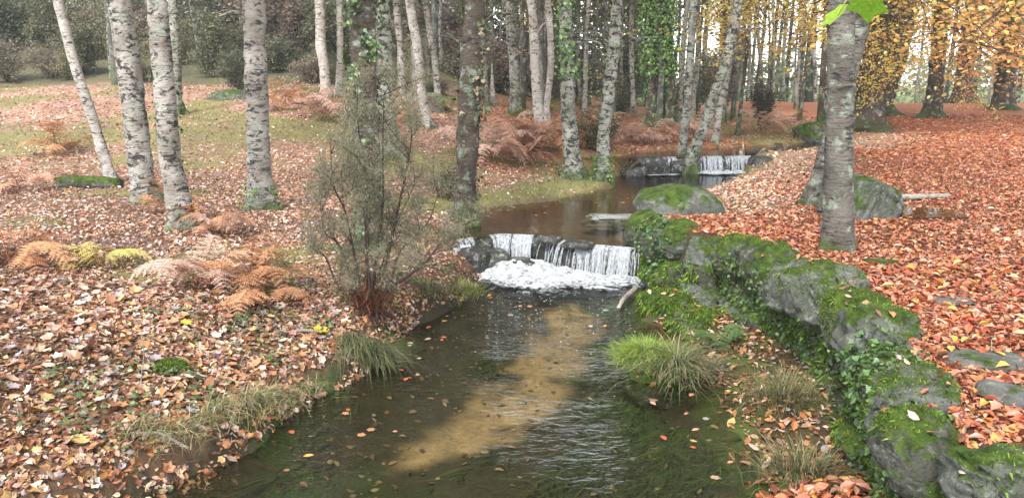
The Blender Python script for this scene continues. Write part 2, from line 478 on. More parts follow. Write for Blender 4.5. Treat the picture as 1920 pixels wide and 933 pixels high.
def zone(x, y, u):
    """leaf palette per point, u uniform random: 0 red 1 pink 2 brown 3 tan"""
    L, R = xl(y), xr(y)
    k = np.full(len(x), 1)
    right = x > (L + R) / 2
    tanw = (1 - sstep(x - R + .8 * fbm(x * .5, y * .5, 31.0), .9, 3.2)) * sstep(y, 9.8, 11.5)
    tanw = np.maximum(tanw, .8 * np.exp(-((x - R - 1.6) / .9) ** 2) * sstep(y, 9, 11) * (1 - sstep(y, 14, 19)))
    k[right] = np.where(u[right] < tanw[right], 3, 0)
    low = right & (hgt(x, y) < -.4) & (y < 10)
    k[low] = 2
    left = ~right
    bw = 1 - sstep(y, 5.2, 8.5) * .85
    bw = np.maximum(bw, .8 * (1 - sstep(L - x, .3, 1.3)) * (y < 11))
    redmid = .65 * sstep(y, 15.5, 17.5) * sstep(x, -2, 0)
    kk = np.where(u < bw, 2, 1)
    kk = np.where(rng.random(len(x)) < redmid, 0, kk)
    k[left] = kk[left]
    return k

def zone_col(k):
    c = np.zeros((len(k), 3))
    for i, (p, w) in enumerate(((P_RED, W_RED), (P_PINK, W_PINK), (P_BROWN, W_BROWN), (P_TAN, W_TAN))):
        m = k == i
        if m.any(): c[m] = pick(p, w, m.sum())
    return c

def axis(lo, a, b, hi, fine, grow):
    f = list(np.arange(a, b, fine)); st = fine; v = f[-1]
    while v < hi: st *= grow; v += st; f.append(v)
    st = fine; v = a; pre = []
    while v > lo: st *= grow; v -= st; pre.append(v)
    return np.array(pre[::-1] + f)
gx = axis(-125, -6, 5.5, 125, .055, 1.045)
gy = axis(-20, 2.9, 14, 150, .055, 1.035)
GX, GY = np.meshgrid(gx, gy, indexing='ij')
fx, fy = GX.ravel(), GY.ravel()
GZ = hgt(fx, fy)
def mean(p, w): return np.average(np.array(p), axis=0, weights=w)
k = zone(fx, fy, rng.random(len(fx)))
mc = np.array([mean(P_RED, W_RED), mean(P_PINK, W_PINK), mean(P_BROWN, W_BROWN), mean(P_TAN, W_TAN)])[k]
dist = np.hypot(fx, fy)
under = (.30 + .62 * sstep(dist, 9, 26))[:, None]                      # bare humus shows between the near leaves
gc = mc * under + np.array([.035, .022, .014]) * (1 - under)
g = grassiness(fx, fy)[:, None]
gcol = np.array([.20, .19, .075]) * (1 + .25 * vnoise(fx * .8, fy * .8, 2))[:, None]
gc = gc * (1 - g) + gcol * g
mead = (sstep(fy, 44, 56) * (fx > 8))[:, None]                         # open meadow seen through the trees
gc = gc * (1 - mead) + np.array([.20, .30, .12]) * mead
scrub = (sstep(fy + 1.5 * fbm(fx * .2, fy * .2, 9.0), 27.5, 30) * sstep(-fx, 1, 4))[:, None]
gc = gc * (1 - scrub) + np.array([.13, .12, .07]) * (1 + .5 * fbm(fx * .6, fy * .6, 1.0))[:, None] * scrub
# stream bed: sand tongue, weed, dark silt
inb = (fx > xl(fy) - .15) & (fx < xr(fy) + .15) & (fy < 22.6)
SAND = np.array([(3.5, -1.6), (5.15, -.98), (5.65, -.62), (6.2, -.22), (7.0, .2), (8.0, .52), (9.0, .72), (10.2, .8)])
sc_ = np.interp(fy, SAND[:, 0], SAND[:, 1])
sw = np.interp(fy, [3.5, 5.4, 5.8, 6.4, 7.5, 8.6, 9.6, 11], [-.4, -.12, .28, .37, .40, .40, .2, -.2])
sn = fbm(fx * 2.2, fy * 2.2, 4.0, 4)
sn5 = fbm(fx * 5.5 + 3, fy * 4.0, 7.0, 4); bars = fbm(fx * .9, fy * 2.6, 13.0, 3)
sand = sstep(sw * .92 - np.abs(fx - sc_) + .34 * sn + .16 * sn5, -.12, .22) * (1 - .75 * sstep(bars, .12, .38) * sstep(fy, 7.2, 8.0)) * (1 - .6 * sstep(sn5, .25, .5))
weed = sstep(fbm(fx * 1.1, fy * .8, 11.0, 3), -.05, .3)
bedc = np.array([.045, .040, .022])[None] * np.ones((len(fx), 1))
bedc = bedc * (1 - weed[:, None]) + np.array([.045, .080, .018]) * (1 + .5 * fbm(fx * 4, fy * 2.5, 3.0))[:, None] * weed[:, None]
sandc = np.array([.38, .265, .155]) * (1 + .35 * sn5)[:, None]
bedc = bedc * (1 - sand[:, None]) + sandc * sand[:, None]
up = sstep(fy, 10.6, 11.3)[:, None]
bedc = bedc * (1 - up) + np.array([.15, .105, .06]) * (1 + .3 * sn)[:, None] * up
gc = np.where(inb[:, None], bedc, gc)
# earth and moss of the wall line
wl = ((fx > xr(fy) - .1) & (fx < xw(fy) + .22) & (fy < 10.6) & (fy > 2.5))[:, None]
mossn = sstep(fbm(fx * 2.4, fy * 2.4, 21.0), -.15, .3)[:, None]
gc = np.where(wl, np.array([.06, .045, .02]) * (1 - mossn) + np.array([.065, .095, .02]) * mossn, gc)
ground = obj('ground', mk_mesh('ground', np.stack([fx, fy, GZ], 1), [grid_faces(len(gx), len(gy))], gc, 'ground', True))
tag(ground, 'leaf strewn woodland floor cut by the stream bed', kind='structure')

# ------------------------------------------------------------------ water sheets
def sheet(name, xs, y0, y1, z, ny, mat, label):
    xs = np.asarray(xs); A = y0(xs); t = np.linspace(0, 1, ny)
    Y = A[:, None] + (y1 - A)[:, None] * t[None]
    V = np.stack([np.repeat(xs[:, None], ny, 1), Y, np.full_like(Y, z)], -1).reshape(-1, 3)
    o = obj(name, mk_mesh(name, V, [grid_faces(len(xs), ny)], None, mat, True))
    return tag(o, label, kind='structure')
lower = sheet('stream', np.linspace(-9, 2.45, 60), lambda x: 0 * x - 8, 11.15, Z1, 40, 'stream_water', 'clear rippled stream running over a sand tongue below the weir')
upper = sheet('pool', np.linspace(-1.6, 7.5, 60), lambda x: lip1(x) - .03, 18.75, Z2, 30, 'calm_water', 'still brown pool between the two weirs')
third = sheet('upstream_pool', np.linspace(1.6, 9.5, 60), lambda x: lip2(x) - .03, 22.8, Z3, 20, 'calm_water', 'quiet water held above the farther weir')

# ------------------------------------------------------------------ stones
def ico(sub):
    import bmesh
    bm = bmesh.new(); bmesh.ops.create_icosphere(bm, subdivisions=sub, radius=1)
    V = np.array([v.co[:] for v in bm.verts]); F = np.array([[v.index for v in f.verts] for f in bm.faces]); bm.free()
    return V, F
ICO = {k: ico(k) for k in (2, 3, 4, 5)}
seedc = [0]
def stone_verts(dims, box=.62, rough=.16, sub=4, flat=0.0):
    seedc[0] += 1; sd = seedc[0] * 7.31
    V, F = ICO[sub]
    p = np.sign(V) * np.abs(V) ** box
    p = p / np.max(np.abs(p))
    n = fbm(V[:, 0] * 1.3 + sd, V[:, 1] * 1.3, V[:, 2] * 1.3 + sd, 4)
    n2 = fbm(V[:, 0] * 4 + sd, V[:, 1] * 4, V[:, 2] * 4, 3)
    n3 = fbm(V[:, 0] * 11 + sd, V[:, 1] * 11, V[:, 2] * 11, 3)
    ck = np.abs(fbm(V[:, 0] * 2.1 + sd, V[:, 1] * 2.1 + 4, V[:, 2] * 2.1, 2))      # cracks
    p = p * (1 + rough * 1.5 * n + rough * .5 * n2 + rough * .22 * n3 - rough * .5 * np.exp(-(ck / .035) ** 2))[:, None]
    sh = rng.normal(0, .14, 2)
    p[:, 0] += sh[0] * p[:, 2]; p[:, 1] += sh[1] * p[:, 2]
    return p * np.array(dims) * .5, F
STONE_SURF = {}
def stone(name, c, dims, rz=0.0, mat='granite', parent=None, tilt=(0, 0), **kw):
    V, F = stone_verts(dims, **kw)
    me = mk_mesh(name, V, [F], None, mat, True)
    par = parent.matrix_basis.translation if parent is not None else Vector((0, 0, 0))
    o = obj(name, me, parent, tuple(np.array(c) - np.array(par)), (tilt[0], tilt[1], rz))
    M = Matrix.LocRotScale(Vector(c), o.rotation_euler, None)
    W = V @ np.array(M.to_3x3()).T + np.array(c)
    STONE_SURF[o.name] = (W, F)
    return o

def surf_sample(W, F, n):
    a, b, c = W[F[:, 0]], W[F[:, 1]], W[F[:, 2]]
    N = np.cross(b - a, c - a); A = np.linalg.norm(N, axis=1)
    i = rng.choice(len(F), n, p=A / A.sum())
    u, v = rng.random(n), rng.random(n); m = u + v > 1; u[m] = 1 - u[m]; v[m] = 1 - v[m]
    P = a[i] + (b[i] - a[i]) * u[:, None] + (c[i] - a[i]) * v[:, None]
    return P, N[i] / A[i][:, None]

# ------------------------------------------------------------------ weirs
def weir(label, fn, x0, x1, ztop, zbot, n, extra=()):
    root = empty('weir', (0, 0, 0)); tag(root, label, 'weir')
    xs = np.linspace(x0, x1, n + 1)
    for i in range(n):
        w = xs[i + 1] - xs[i]; xc = (xs[i] + xs[i + 1]) / 2; yc = float(fn(xc))
        ang = math.atan2(float(fn(xs[i + 1]) - fn(xs[i])), w)
        h = ztop - zbot + .12
        tz = ztop + rng.uniform(-.035, .0)
        stone('stone', (xc, yc + .16 - .05 * rng.random(), tz - h / 2), (w * 1.12 / max(math.cos(ang), .6), .42, h), ang, 'wet_stone', root, box=.45, rough=.09, sub=3)
    for c, d, rz in extra:
        stone('stone', c, d, rz, 'wet_stone', root, box=.45, rough=.1, sub=3)
    return root
weir1 = weir('near dark stone weir with the widest white fall across the stream', lip1, -.85, 1.75, Z2 - .005, Z1, 8,
             [((.52, 10.62, -.5), (.36, .22, .10), -.7), ((.88, 10.28, -.5), (.42, .25, .10), -.5), ((-.25, 10.45, -.8), (.45, .4, .36), .3),
              ((-.5, 10.3, -.74), (.4, .4, .42), .8), ((.12, 10.45, -.86), (.4, .4, .25), .1)])
weir2 = weir('farther low stone weir beyond the brown pool', lip2, 2.7, 5.8, Z3 - .005, Z2, 9,
             [((3.15, 17.85, -.3), (.7, .5, .42), .2), ((2.75, 17.7, -.42), (.5, .5, .3), .2), ((3.75, 18.0, -.36), (.35, .3, .3), .3), ((5.7, 18.15, -.3), (.5, .45, .4), .2)])

def waterfall(label, fn, segs, ztop, zbot, out, parentless=True):
    """segs: (x0, x1, number of strands, width range)"""
    mbs = []
    for x0, x1, n, w0, w1 in segs:
        mb = MB(); mbs.append(mb)
        for x in rng.uniform(x0, x1, n):
            w = rng.uniform(w0, w1); e = .02
            y = float(fn(x)); sl = float(fn(x + e) - fn(x - e)) / (2 * e)
            tx = np.array([1, sl, 0]) / math.hypot(1, sl); nr = np.array([sl, -1, 0]) / math.hypot(1, sl)
            o = out * rng.uniform(.55, 1.15); t = np.linspace(0, 1, 11)
            hh = ztop - zbot; drift = rng.normal(0, .02)
            ctr = np.array([x, y + .0, ztop + .006]) + nr[None] * (o * (t * 1.0) ** .8 + .0)[:, None] + tx[None] * (drift * t)[:, None]
            zf = np.where(t < .25, .03 * t / .25, .03 + (hh - .0) * ((t - .25) / .75) ** 1.6)
            ctr[:, 2] -= zf
            wd = w * (1.15 - .5 * t + .2 * np.sin(t * 9 + rng.uniform(0, 6)))
            off = np.linspace(-.5, .5, 4); bul = np.array([0, .35, .35, 0])
            V = ctr[:, None] + tx[None, None] * (off[None] * wd[:, None])[..., None] + nr[None, None] * (bul[None] * wd[:, None] * .6)[..., None]
            mb.add(V.reshape(-1, 3), [grid_faces(11, 4)])
    return mbs

root = empty('waterfall', (0, 0, 0)); tag(root, 'white water pouring over the near weir into a foaming plunge pool', 'waterfall')
mbs = waterfall('', lip1, [(.04, .30, 20, .02, .06), (.42, .60, 4, .01, .03), (.62, .92, 13, .01, .04), (.92, 1.45, 34, .01, .035), (1.45, 1.7, 9, .006, .02), (.95, 1.6, 9, .08, .18), (.06, .3, 4, .08, .15), (-.3, .05, 14, .03, .08), (-.78, -.55, 6, .02, .05)],
               Z2, Z1 + .01, .24)
for mb in mbs: tag(obj('curtain', mb.mesh('curtain', 'falling_water', True), root), kind='stuff')
nx_, ny_ = 150, 80
X, Y = np.meshgrid(np.linspace(-.55, 1.78, nx_), np.linspace(9.1, 10.85, ny_), indexing='ij')
lp = lip1(X)
front = np.interp(X, [-.55, -.3, 0, .4, .9, 1.4, 1.78], [9.95, 9.75, 9.6, 9.5, 9.55, 9.66, 9.75]) + .07 * fbm(X * 4, Y * 4, 1.0)
d = sstep(Y + .25 * fbm(X * 3, Y * 5, 6.0), front - .55, front + .32) * (1 - sstep(Y, lp - .22, lp - .12))
mound = .12 * np.exp(-((X + .12) / .22) ** 2 - ((Y - 10.3) / .18) ** 2) + .10 * np.exp(-((X - .2) / .22) ** 2 - ((Y - 10.35) / .2) ** 2) + .035 * np.exp(-((Y - lp + .3) / .15) ** 2)
Z = Z1 + .008 + d * (.02 + mound * (1 + .5 * fbm(X * 7, Y * 7, 3.0)) + .07 * np.abs(fbm(X * 8, Y * 8, 2.0)))
dens = np.clip(d * .85 - .95 * (Y < front - .45), 0, .78)
C = np.stack([dens.ravel()] * 3, 1)
keep = obj('foam', mk_mesh('foam', np.stack([X, Y, Z], -1).reshape(-1, 3), [grid_faces(nx_, ny_)], C, 'foam', True), root)
# little side fall, left of the weir, over the bank stones
mb = MB()
for x, y, zt_, zb_ in ((-.62, 10.35, -.52, -.72), (-.70, 10.3, -.55, -.76), (-.66, 10.12, -.72, -.9)):
    for j in range(7):
        xx = x + rng.normal(0, .05); t = np.linspace(0, 1, 8)
        ctr = np.stack([xx + .03 * t, y - .16 * t, zt_ + (zb_ - zt_) * t ** 1.6], 1); w = rng.uniform(.02, .05)
        V = ctr[:, None] + np.array([1, .2, 0])[None, None] * (np.array([-.5, 0, .5])[None] * w)[..., None] + np.array([0, -1, .3])[None, None] * (np.array([0, .3, 0])[None] * w)[..., None]
        mb.add(V.reshape(-1, 3), [grid_faces(8, 3)])
obj('side_fall', mb.mesh('side_fall', 'falling_water', True), root)

root = empty('waterfall', (0, 0, 0)); tag(root, 'small white fall dropping over the farther weir beside the leaning birch', 'waterfall')
mbs = waterfall('', lip2, [(3.3, 3.75, 16, .02, .07), (2.85, 3.1, 6, .02, .05), (4.3, 4.6, 12, .02, .06), (4.55, 5.55, 44, .02, .08)], Z3, Z2 + .01, .2)
for mb in mbs: tag(obj('curtain', mb.mesh('curtain', 'falling_water', True), root), kind='stuff')
X, Y = np.meshgrid(np.linspace(2.8, 5.75, 100), np.linspace(17.1, 18.4, 40), indexing='ij')
amt = np.interp(X, [2.8, 3.2, 3.6, 3.9, 4.2, 4.5, 5.5, 5.75], [.2, .8, .9, .1, .3, 1, 1, .2])
d = sstep(Y, lip2(X) - .75 + .1 * fbm(X * 5, Y * 5), lip2(X) - .3) * amt
obj('foam', mk_mesh('foam', np.stack([X, Y, Z2 + .008 + d * .04 * (1 + fbm(X * 9, Y * 9))], -1).reshape(-1, 3), [grid_faces(100, 40)], np.stack([d.ravel() * 1.15] * 3, 1), 'foam', True), root)

# foam flecks drifting below the weir
n = 170
px = rng.normal(.15, .55, n); py = 9.4 - np.abs(rng.normal(0, 1.3, n)); m = (px > xl(py) + .1) & (px < xr(py) - .1) & (py > 5)
px, py = px[m], py[m]; r = rng.uniform(.002, .0065, len(px))
V, F = ICO[2]; 
Vv = (V[None] * r[:, None, None] * np.array([1.3, 1.3, .6]) + np.stack([px, py, np.full(len(px), Z1 + .004)], 1)[:, None]).reshape(-1, 3)
fl = obj('foam_flecks', mk_mesh('foam_flecks', Vv, [(F[None] + (np.arange(len(px)) * len(V))[:, None, None]).reshape(-1, 3)], np.ones((len(Vv), 3)) * 1.3, 'foam', True))
tag(fl, 'white foam flecks drifting on the stream below the weir', 'foam', kind='stuff')
# ------------------------------------------------------------------ retaining wall of mossy stones
wall = empty('retaining_wall', (2.3, 6.0, -.9))
tag(wall, 'moss covered dry stone retaining wall between stream and leaf covered path', 'wall')
caps = [  # x, y, z, (across, along, high), turn, material
    (1.86, 9.55, -.30, (.62, .62, .50), .1, 'moss_stone'), (1.98, 9.05, -.20, (.62, .52, .42), .35, 'moss_stone'),
    (2.26, 8.62, -.24, (.55, .62, .46), .5, 'mossy_granite'), (2.50, 8.05, -.17, (.62, .58, .40), .3, 'moss_stone'),
    (2.70, 7.55, -.17, (.66, .60, .40), .1, 'moss_stone'), (2.74, 7.0, -.2, (.62, .52, .40), 0, 'mossy_granite'),
    (2.78, 6.42, -.14, (.78, .66, .46), -.1, 'mossy_granite'), (2.78, 5.80, -.17, (.60, .55, .42), 0, 'moss_stone'),
    (2.66, 5.22, -.12, (.68, .54, .42), -.1, 'mossy_granite'), (2.55, 4.68, -.24, (.60, .46, .36), -.2, 'moss_stone'),
    (2.38, 4.15, -.16, (.58, .50, .42), -.3, 'mossy_granite'), (2.20, 3.68, -.2, (.50, .46, .40), -.3, 'moss_stone'),
    (2.42, 3.34, -.17, (.86, .44, .36), .06, 'mossy_granite'), (3.22, 3.36, -.18, (.85, .46, .38), -.04, 'mossy_granite'),
    (4.1, 3.38, -.18, (.95, .46, .38), .03, 'mossy_granite')]
for x, y, z, d, rz, m in caps:
    if y > 3.5 and y < 8.4: x -= .12; d = (d[0] * .85, d[1] * .98, d[2] * 1.15); z += .02
    stone('stone', (x, y, z), d, rz, m, wall, (rng.normal(0, .08), rng.normal(0, .08)), box=.78, rough=.22, sub=5)
for zc, back, hh in ((-.50, .06, .34), (-.76, .0, .34)):
    y = 3.35
    while y < 9.75:
        w = rng.uniform(.34, .62); yc = y + w / 2
        x = float(xw(yc)) + back + rng.normal(0, .04)
        sl = math.atan(float(xw(yc + .2) - xw(yc - .2)) / .4)
        m = ['moss_stone', 'mossy_granite', 'granite'][rng.choice(3, p=[.66, .26, .08])]
        stone('stone', (x + .08, yc, zc + rng.normal(0, .03)), (rng.uniform(.36, .48), w * 1.1, hh * rng.uniform(.9, 1.15)), -sl, m, wall, (rng.normal(0, .08), rng.normal(0, .08)), box=.5, rough=.18, sub=3)
        y += w
for k in range(4):
    stone('stone', (2.35 + k * .62, 3.36, -.5), (.66, .4, .36), rng.normal(0, .05), 'mossy_granite', wall, box=.5, rough=.16, sub=3)

# moss pile on the wall and mossy hummocks at its foot
hum = []
for (x, y, z, d, lab) in [(1.76, 8.5, -.84, (.72, .55, .42), 'bright green moss hummock at the foot of the wall beside the white stick'),
                          (1.95, 8.95, -.74, (.55, .5, .42), 'mossy hummock with fallen leaves under the wall end by the weir'),
                          (1.95, 8.0, -.86, (.55, .6, .34), 'low moss hummock below the wall behind the grass tussock')]:
    o = stone('moss_hummock', (x, y, z), d, rng.uniform(0, 3), 'moss_stone', None, box=.85, rough=.22)
    tag(o, lab, 'moss'); hum.append(o)

def moss_on(names, n, mb, up=.1, hmin=.012, hmax=.03):
    per = max(n // max(len(names), 1), 1)
    for nm in names:
        W, F = STONE_SURF[nm]
        P, N = surf_sample(W, F, per)
        q = fbm(P[:, 0] * 3.2, P[:, 1] * 3.2, P[:, 2] * 3.2 + 3, 3)
        m = (q + .55 * N[:, 2] > up)
        P, N = P[m], N[m]
        if not len(P): continue
        k = len(P); T = N * .7 + rng.normal(0, .45, (k, 3)) + np.array([0, 0, -1.0]) * (1 - np.clip(N[:, 2:3], 0, 1)) ; T /= np.linalg.norm(T, axis=1)[:, None]
        S = np.cross(T, rng.normal(0, 1, (k, 3))); S /= np.linalg.norm(S, axis=1)[:, None]
        h = (rng.uniform(hmin, hmax, k) * (1.7 - np.clip(N[:, 2], 0, 1)))[:, None]; w = h * .38
        V = np.stack([P - S * w * .5 - N * .004, P + S * w * .5 - N * .004, P + T * h], 1).reshape(-1, 3)
        cc = pick([(.075, .14, .016), (.12, .20, .024), (.19, .28, .04), (.04, .07, .014), (.13, .10, .04)], [3, 3, 2.4, 2, .8], k, .2)
        tone = (1 + .6 * fbm(P[:, 0] * 5, P[:, 1] * 5, P[:, 2] * 5, 2))[:, None]
        mb.add(V, [np.arange(k * 3).reshape(-1, 3)], np.repeat(cc * tone, 3, 0))
mb = MB()
wall_names = [o.name for o in wall.children]
moss_on(wall_names[:15], 85000, mb, .22, .010, .032)
moss_on(wall_names[15:], 60000, mb, -.15, .016, .05)
mo = mb.mesh('moss', 'moss_pile'); mo.transform(Matrix.Translation(-wall.location))
tag(obj('moss', mo, wall), 'shaggy green moss hanging over the wall stones', kind='stuff')
for o in hum:
    mb = MB(); moss_on([o.name], 9000, mb, -.6, .015, .045)
    me = mb.mesh('moss', 'moss_pile')
    me.transform(Matrix.LocRotScale(o.location, o.rotation_euler, None).inverted())
    tag(obj('moss', me, o), kind='stuff')

# boulders
def boulder(c, d, rz, mat, label, group=None, name='boulder', **kw):
    if max(d) > .7 and c[1] < 15: kw.setdefault('sub', 5)
    o = stone(name, c, d, rz, mat, None, **kw); tag(o, label, 'boulder', group); return o
b1 = boulder((2.30, 10.6, -.14), (1.25, .95, .80), .25, 'mossy_granite', 'rounded grey boulder with moss at the pool edge beside the near weir', box=.85, rough=.12)
boulder((1.92, 10.3, -.32), (.8, .7, .62), .4, 'moss_stone', 'green mossy boulder against the grey boulder at the end of the wall', box=.85, rough=.12)
boulder((1.85, 12.4, -.57), (1.2, .6, .22), .15, 'pale_rock', 'flat pale rock slab barely above the brown pool', box=.7, rough=.3)
boulder((2.45, 13.2, -.46), (.8, .5, .26), .3, 'moss_stone', 'low mossy rock on the shore past the flat pale slab', box=.7, rough=.14)
b2 = boulder((4.42, 9.8, .10), (.80, .75, .70), .5, 'mossy_granite', 'angular granite boulder with mossy slope behind the path birch', box=.42, rough=.17, tilt=(.1, .38))
boulder((2.95, 4.55, -.05), (.62, .34, .16), -.3, 'granite', 'small lichened stone sunk among red leaves on the path', name='stone', box=.6)
boulder((2.78, 3.9, -.02), (.60, .22, .17), -.75, 'granite', 'long ivy edged stone lying in leaves by the wall corner', name='stone', box=.65)
boulder((3.45, 7.2, -.03), (.34, .25, .10), .3, 'moss_stone', 'small mossy stone peeping from leaves beside the path birch', name='stone', box=.7)
boulder((3.45, 5.85, -.04), (.4, .25, .1), .1, 'granite', 'flat grey stone flush with the red leaves above the wall', name='stone', box=.7)
boulder((-8.8, 25.0, 1.0), (1.5, 1.0, .5), .1, 'mossy_granite', 'low dark granite rock at the top of the left clearing', box=.8)
boulder((-6.4, 25.6, 1.05), (1.6, 1.0, .55), .1, 'mossy_granite', 'mossy rock near twin pale birches at the clearing edge', box=.8)
boulder((-7.3, 26.2, 1.05), (1.4, .9, .4), .1, 'mossy_granite', 'flat lichened rock between two others at the clearing edge', box=.8)
boulder((-2.6, 24.9, .75), (.95, .7, .75), .4, 'pale_rock', 'pale angular rock among thin birches', box=.6)
boulder((9.6, 30.5, .0), (.9, .7, .5), .4, 'granite', 'grey rock in the far wood beyond the bend', box=.6)

# mossy bank beyond the far pool
boulder((8.75, 22.6, -.05), (1.3, 1.2, 1.0), .2, 'moss_stone', 'dark mossy earth bank mound by the far pool', name='mossy_bank', box=.8, rough=.2)
# ------------------------------------------------------------------ trees
def branch_system(length, n1, n2, spread, up, seed, r0):
    """sparse limb skeleton in local space along +z: returns MB of limbs and twig points"""
    rg = np.random.default_rng(seed); mb = MB(); tips = []
    mb.add(*tube(np.array([(0, 0, z_) for z_ in np.linspace(0, length, 8)]), np.linspace(r0 * .5, r0 * .15, 8), 5))
    for i in range(n1):
        z0 = length * rg.uniform(0.0, .8); a = i * 2.4 + rg.uniform(-.4, .4)
        L = spread * (1.1 - z0 / length * .7) * rg.uniform(.7, 1.15)
        d = np.array([math.cos(a), math.sin(a), up * rg.uniform(.5, 1.3)])
        p0 = np.array([0, 0, z0]); pts = [p0]
        for k in range(1, 5):
            pts.append(p0 + d * L * k / 4 + rg.normal(0, .05 * L, 3) * (k > 1) + np.array([0, 0, -.04 * L * k * k / 4 * (1 - up)]))
        P = smooth_path(pts, 11)
        mb.add(*tube(P, np.linspace(r0 * .5, r0 * .10, 11), 5))
        tips += [P[j] for j in range(4, 11)]
        for j in range(n2):
            q = P[rg.integers(3, 10)]; dd = d * .5 + rg.normal(0, .6, 3); dd /= np.linalg.norm(dd); l2 = L * rg.uniform(.25, .5)
            Q = smooth_path([q, q + dd * l2 * .5, q + dd * l2 + np.array([0, 0, -.15 * l2])], 5)
            mb.add(*tube(Q, np.linspace(r0 * .16, r0 * .05, 5), 4))
            tips += list(Q[1:])
    return mb, np.array(tips)

def leaf_cloud(tips, n, size, pal, w, jit, tmpl=T_QUAD, tilt=1.4):
    P = tips[rng.integers(0, len(tips), n)] + rng.normal(0, jit, (n, 3))
    N = np.tile([0, 0, 1.0], (n, 1))
    return leaf_field(P, N, rng.uniform(.6, 1.3, n) * size, pick(pal, w, n, .25), tmpl, tilt)

PAL_YEL = [(.76, .54, .13), (.72, .46, .10), (.78, .64, .26), (.55, .42, .15), (.48, .47, .18)]
PAL_ORG = [(.72, .38, .13), (.74, .46, .14), (.66, .30, .13), (.76, .54, .20), (.5, .25, .12)]
PAL_OLV = [(.10, .10, .045), (.14, .13, .06), (.075, .08, .04), (.18, .15, .08), (.12, .14, .05)]
PAL_IVY = [(.045, .085, .025), (.07, .13, .035), (.10, .17, .05), (.03, .06, .02), (.14, .19, .08)]
PAL_IVYB = [(.15, .29, .06), (.10, .21, .045), (.21, .35, .10), (.06, .13, .03)]

CROWN = []
for sd in (3, 4, 5):
    mb, tips = branch_system(5.0, 11, 5, 2.3, .9, sd, .09)
    lb = MB(); lb.add(*leaf_cloud(tips, 2600, .085, PAL_YEL + [(.25, .2, .08)], [2, 1, 2, 2, 1, 2], .22))
    CROWN.append((mb.mesh('limbs', 'far_bark', True), lb.mesh('crown', 'foliage')))

def trunk_path(b, via, H, wob, sd):
    """b base point, via (x, y, z) a point the trunk passes, H top height above base"""
    b = np.array(b); via = np.array(via); d = via - b
    zs = np.linspace(0, H, 34); k = zs / max(d[2], .5)
    lean = np.where(k < 1.0, k, 1 + (k - 1) * .55)[:, None] * np.array([d[0], d[1], 0])[None]
    # slight bow so that the stem is never a ruler
    bow = np.sin(np.clip(k, 0, 1) * np.pi)
    off = np.stack([wob * fbm(zs * .55 + sd, zs * 0 + sd, 0.5, 2) * np.minimum(zs / 1.0, 1), wob * fbm(zs * .55, zs * 0 + sd * 1.7, 4.5, 2) * np.minimum(zs / 1.0, 1), zs], 1)
    return lean + off + np.array([0, 0, 0])

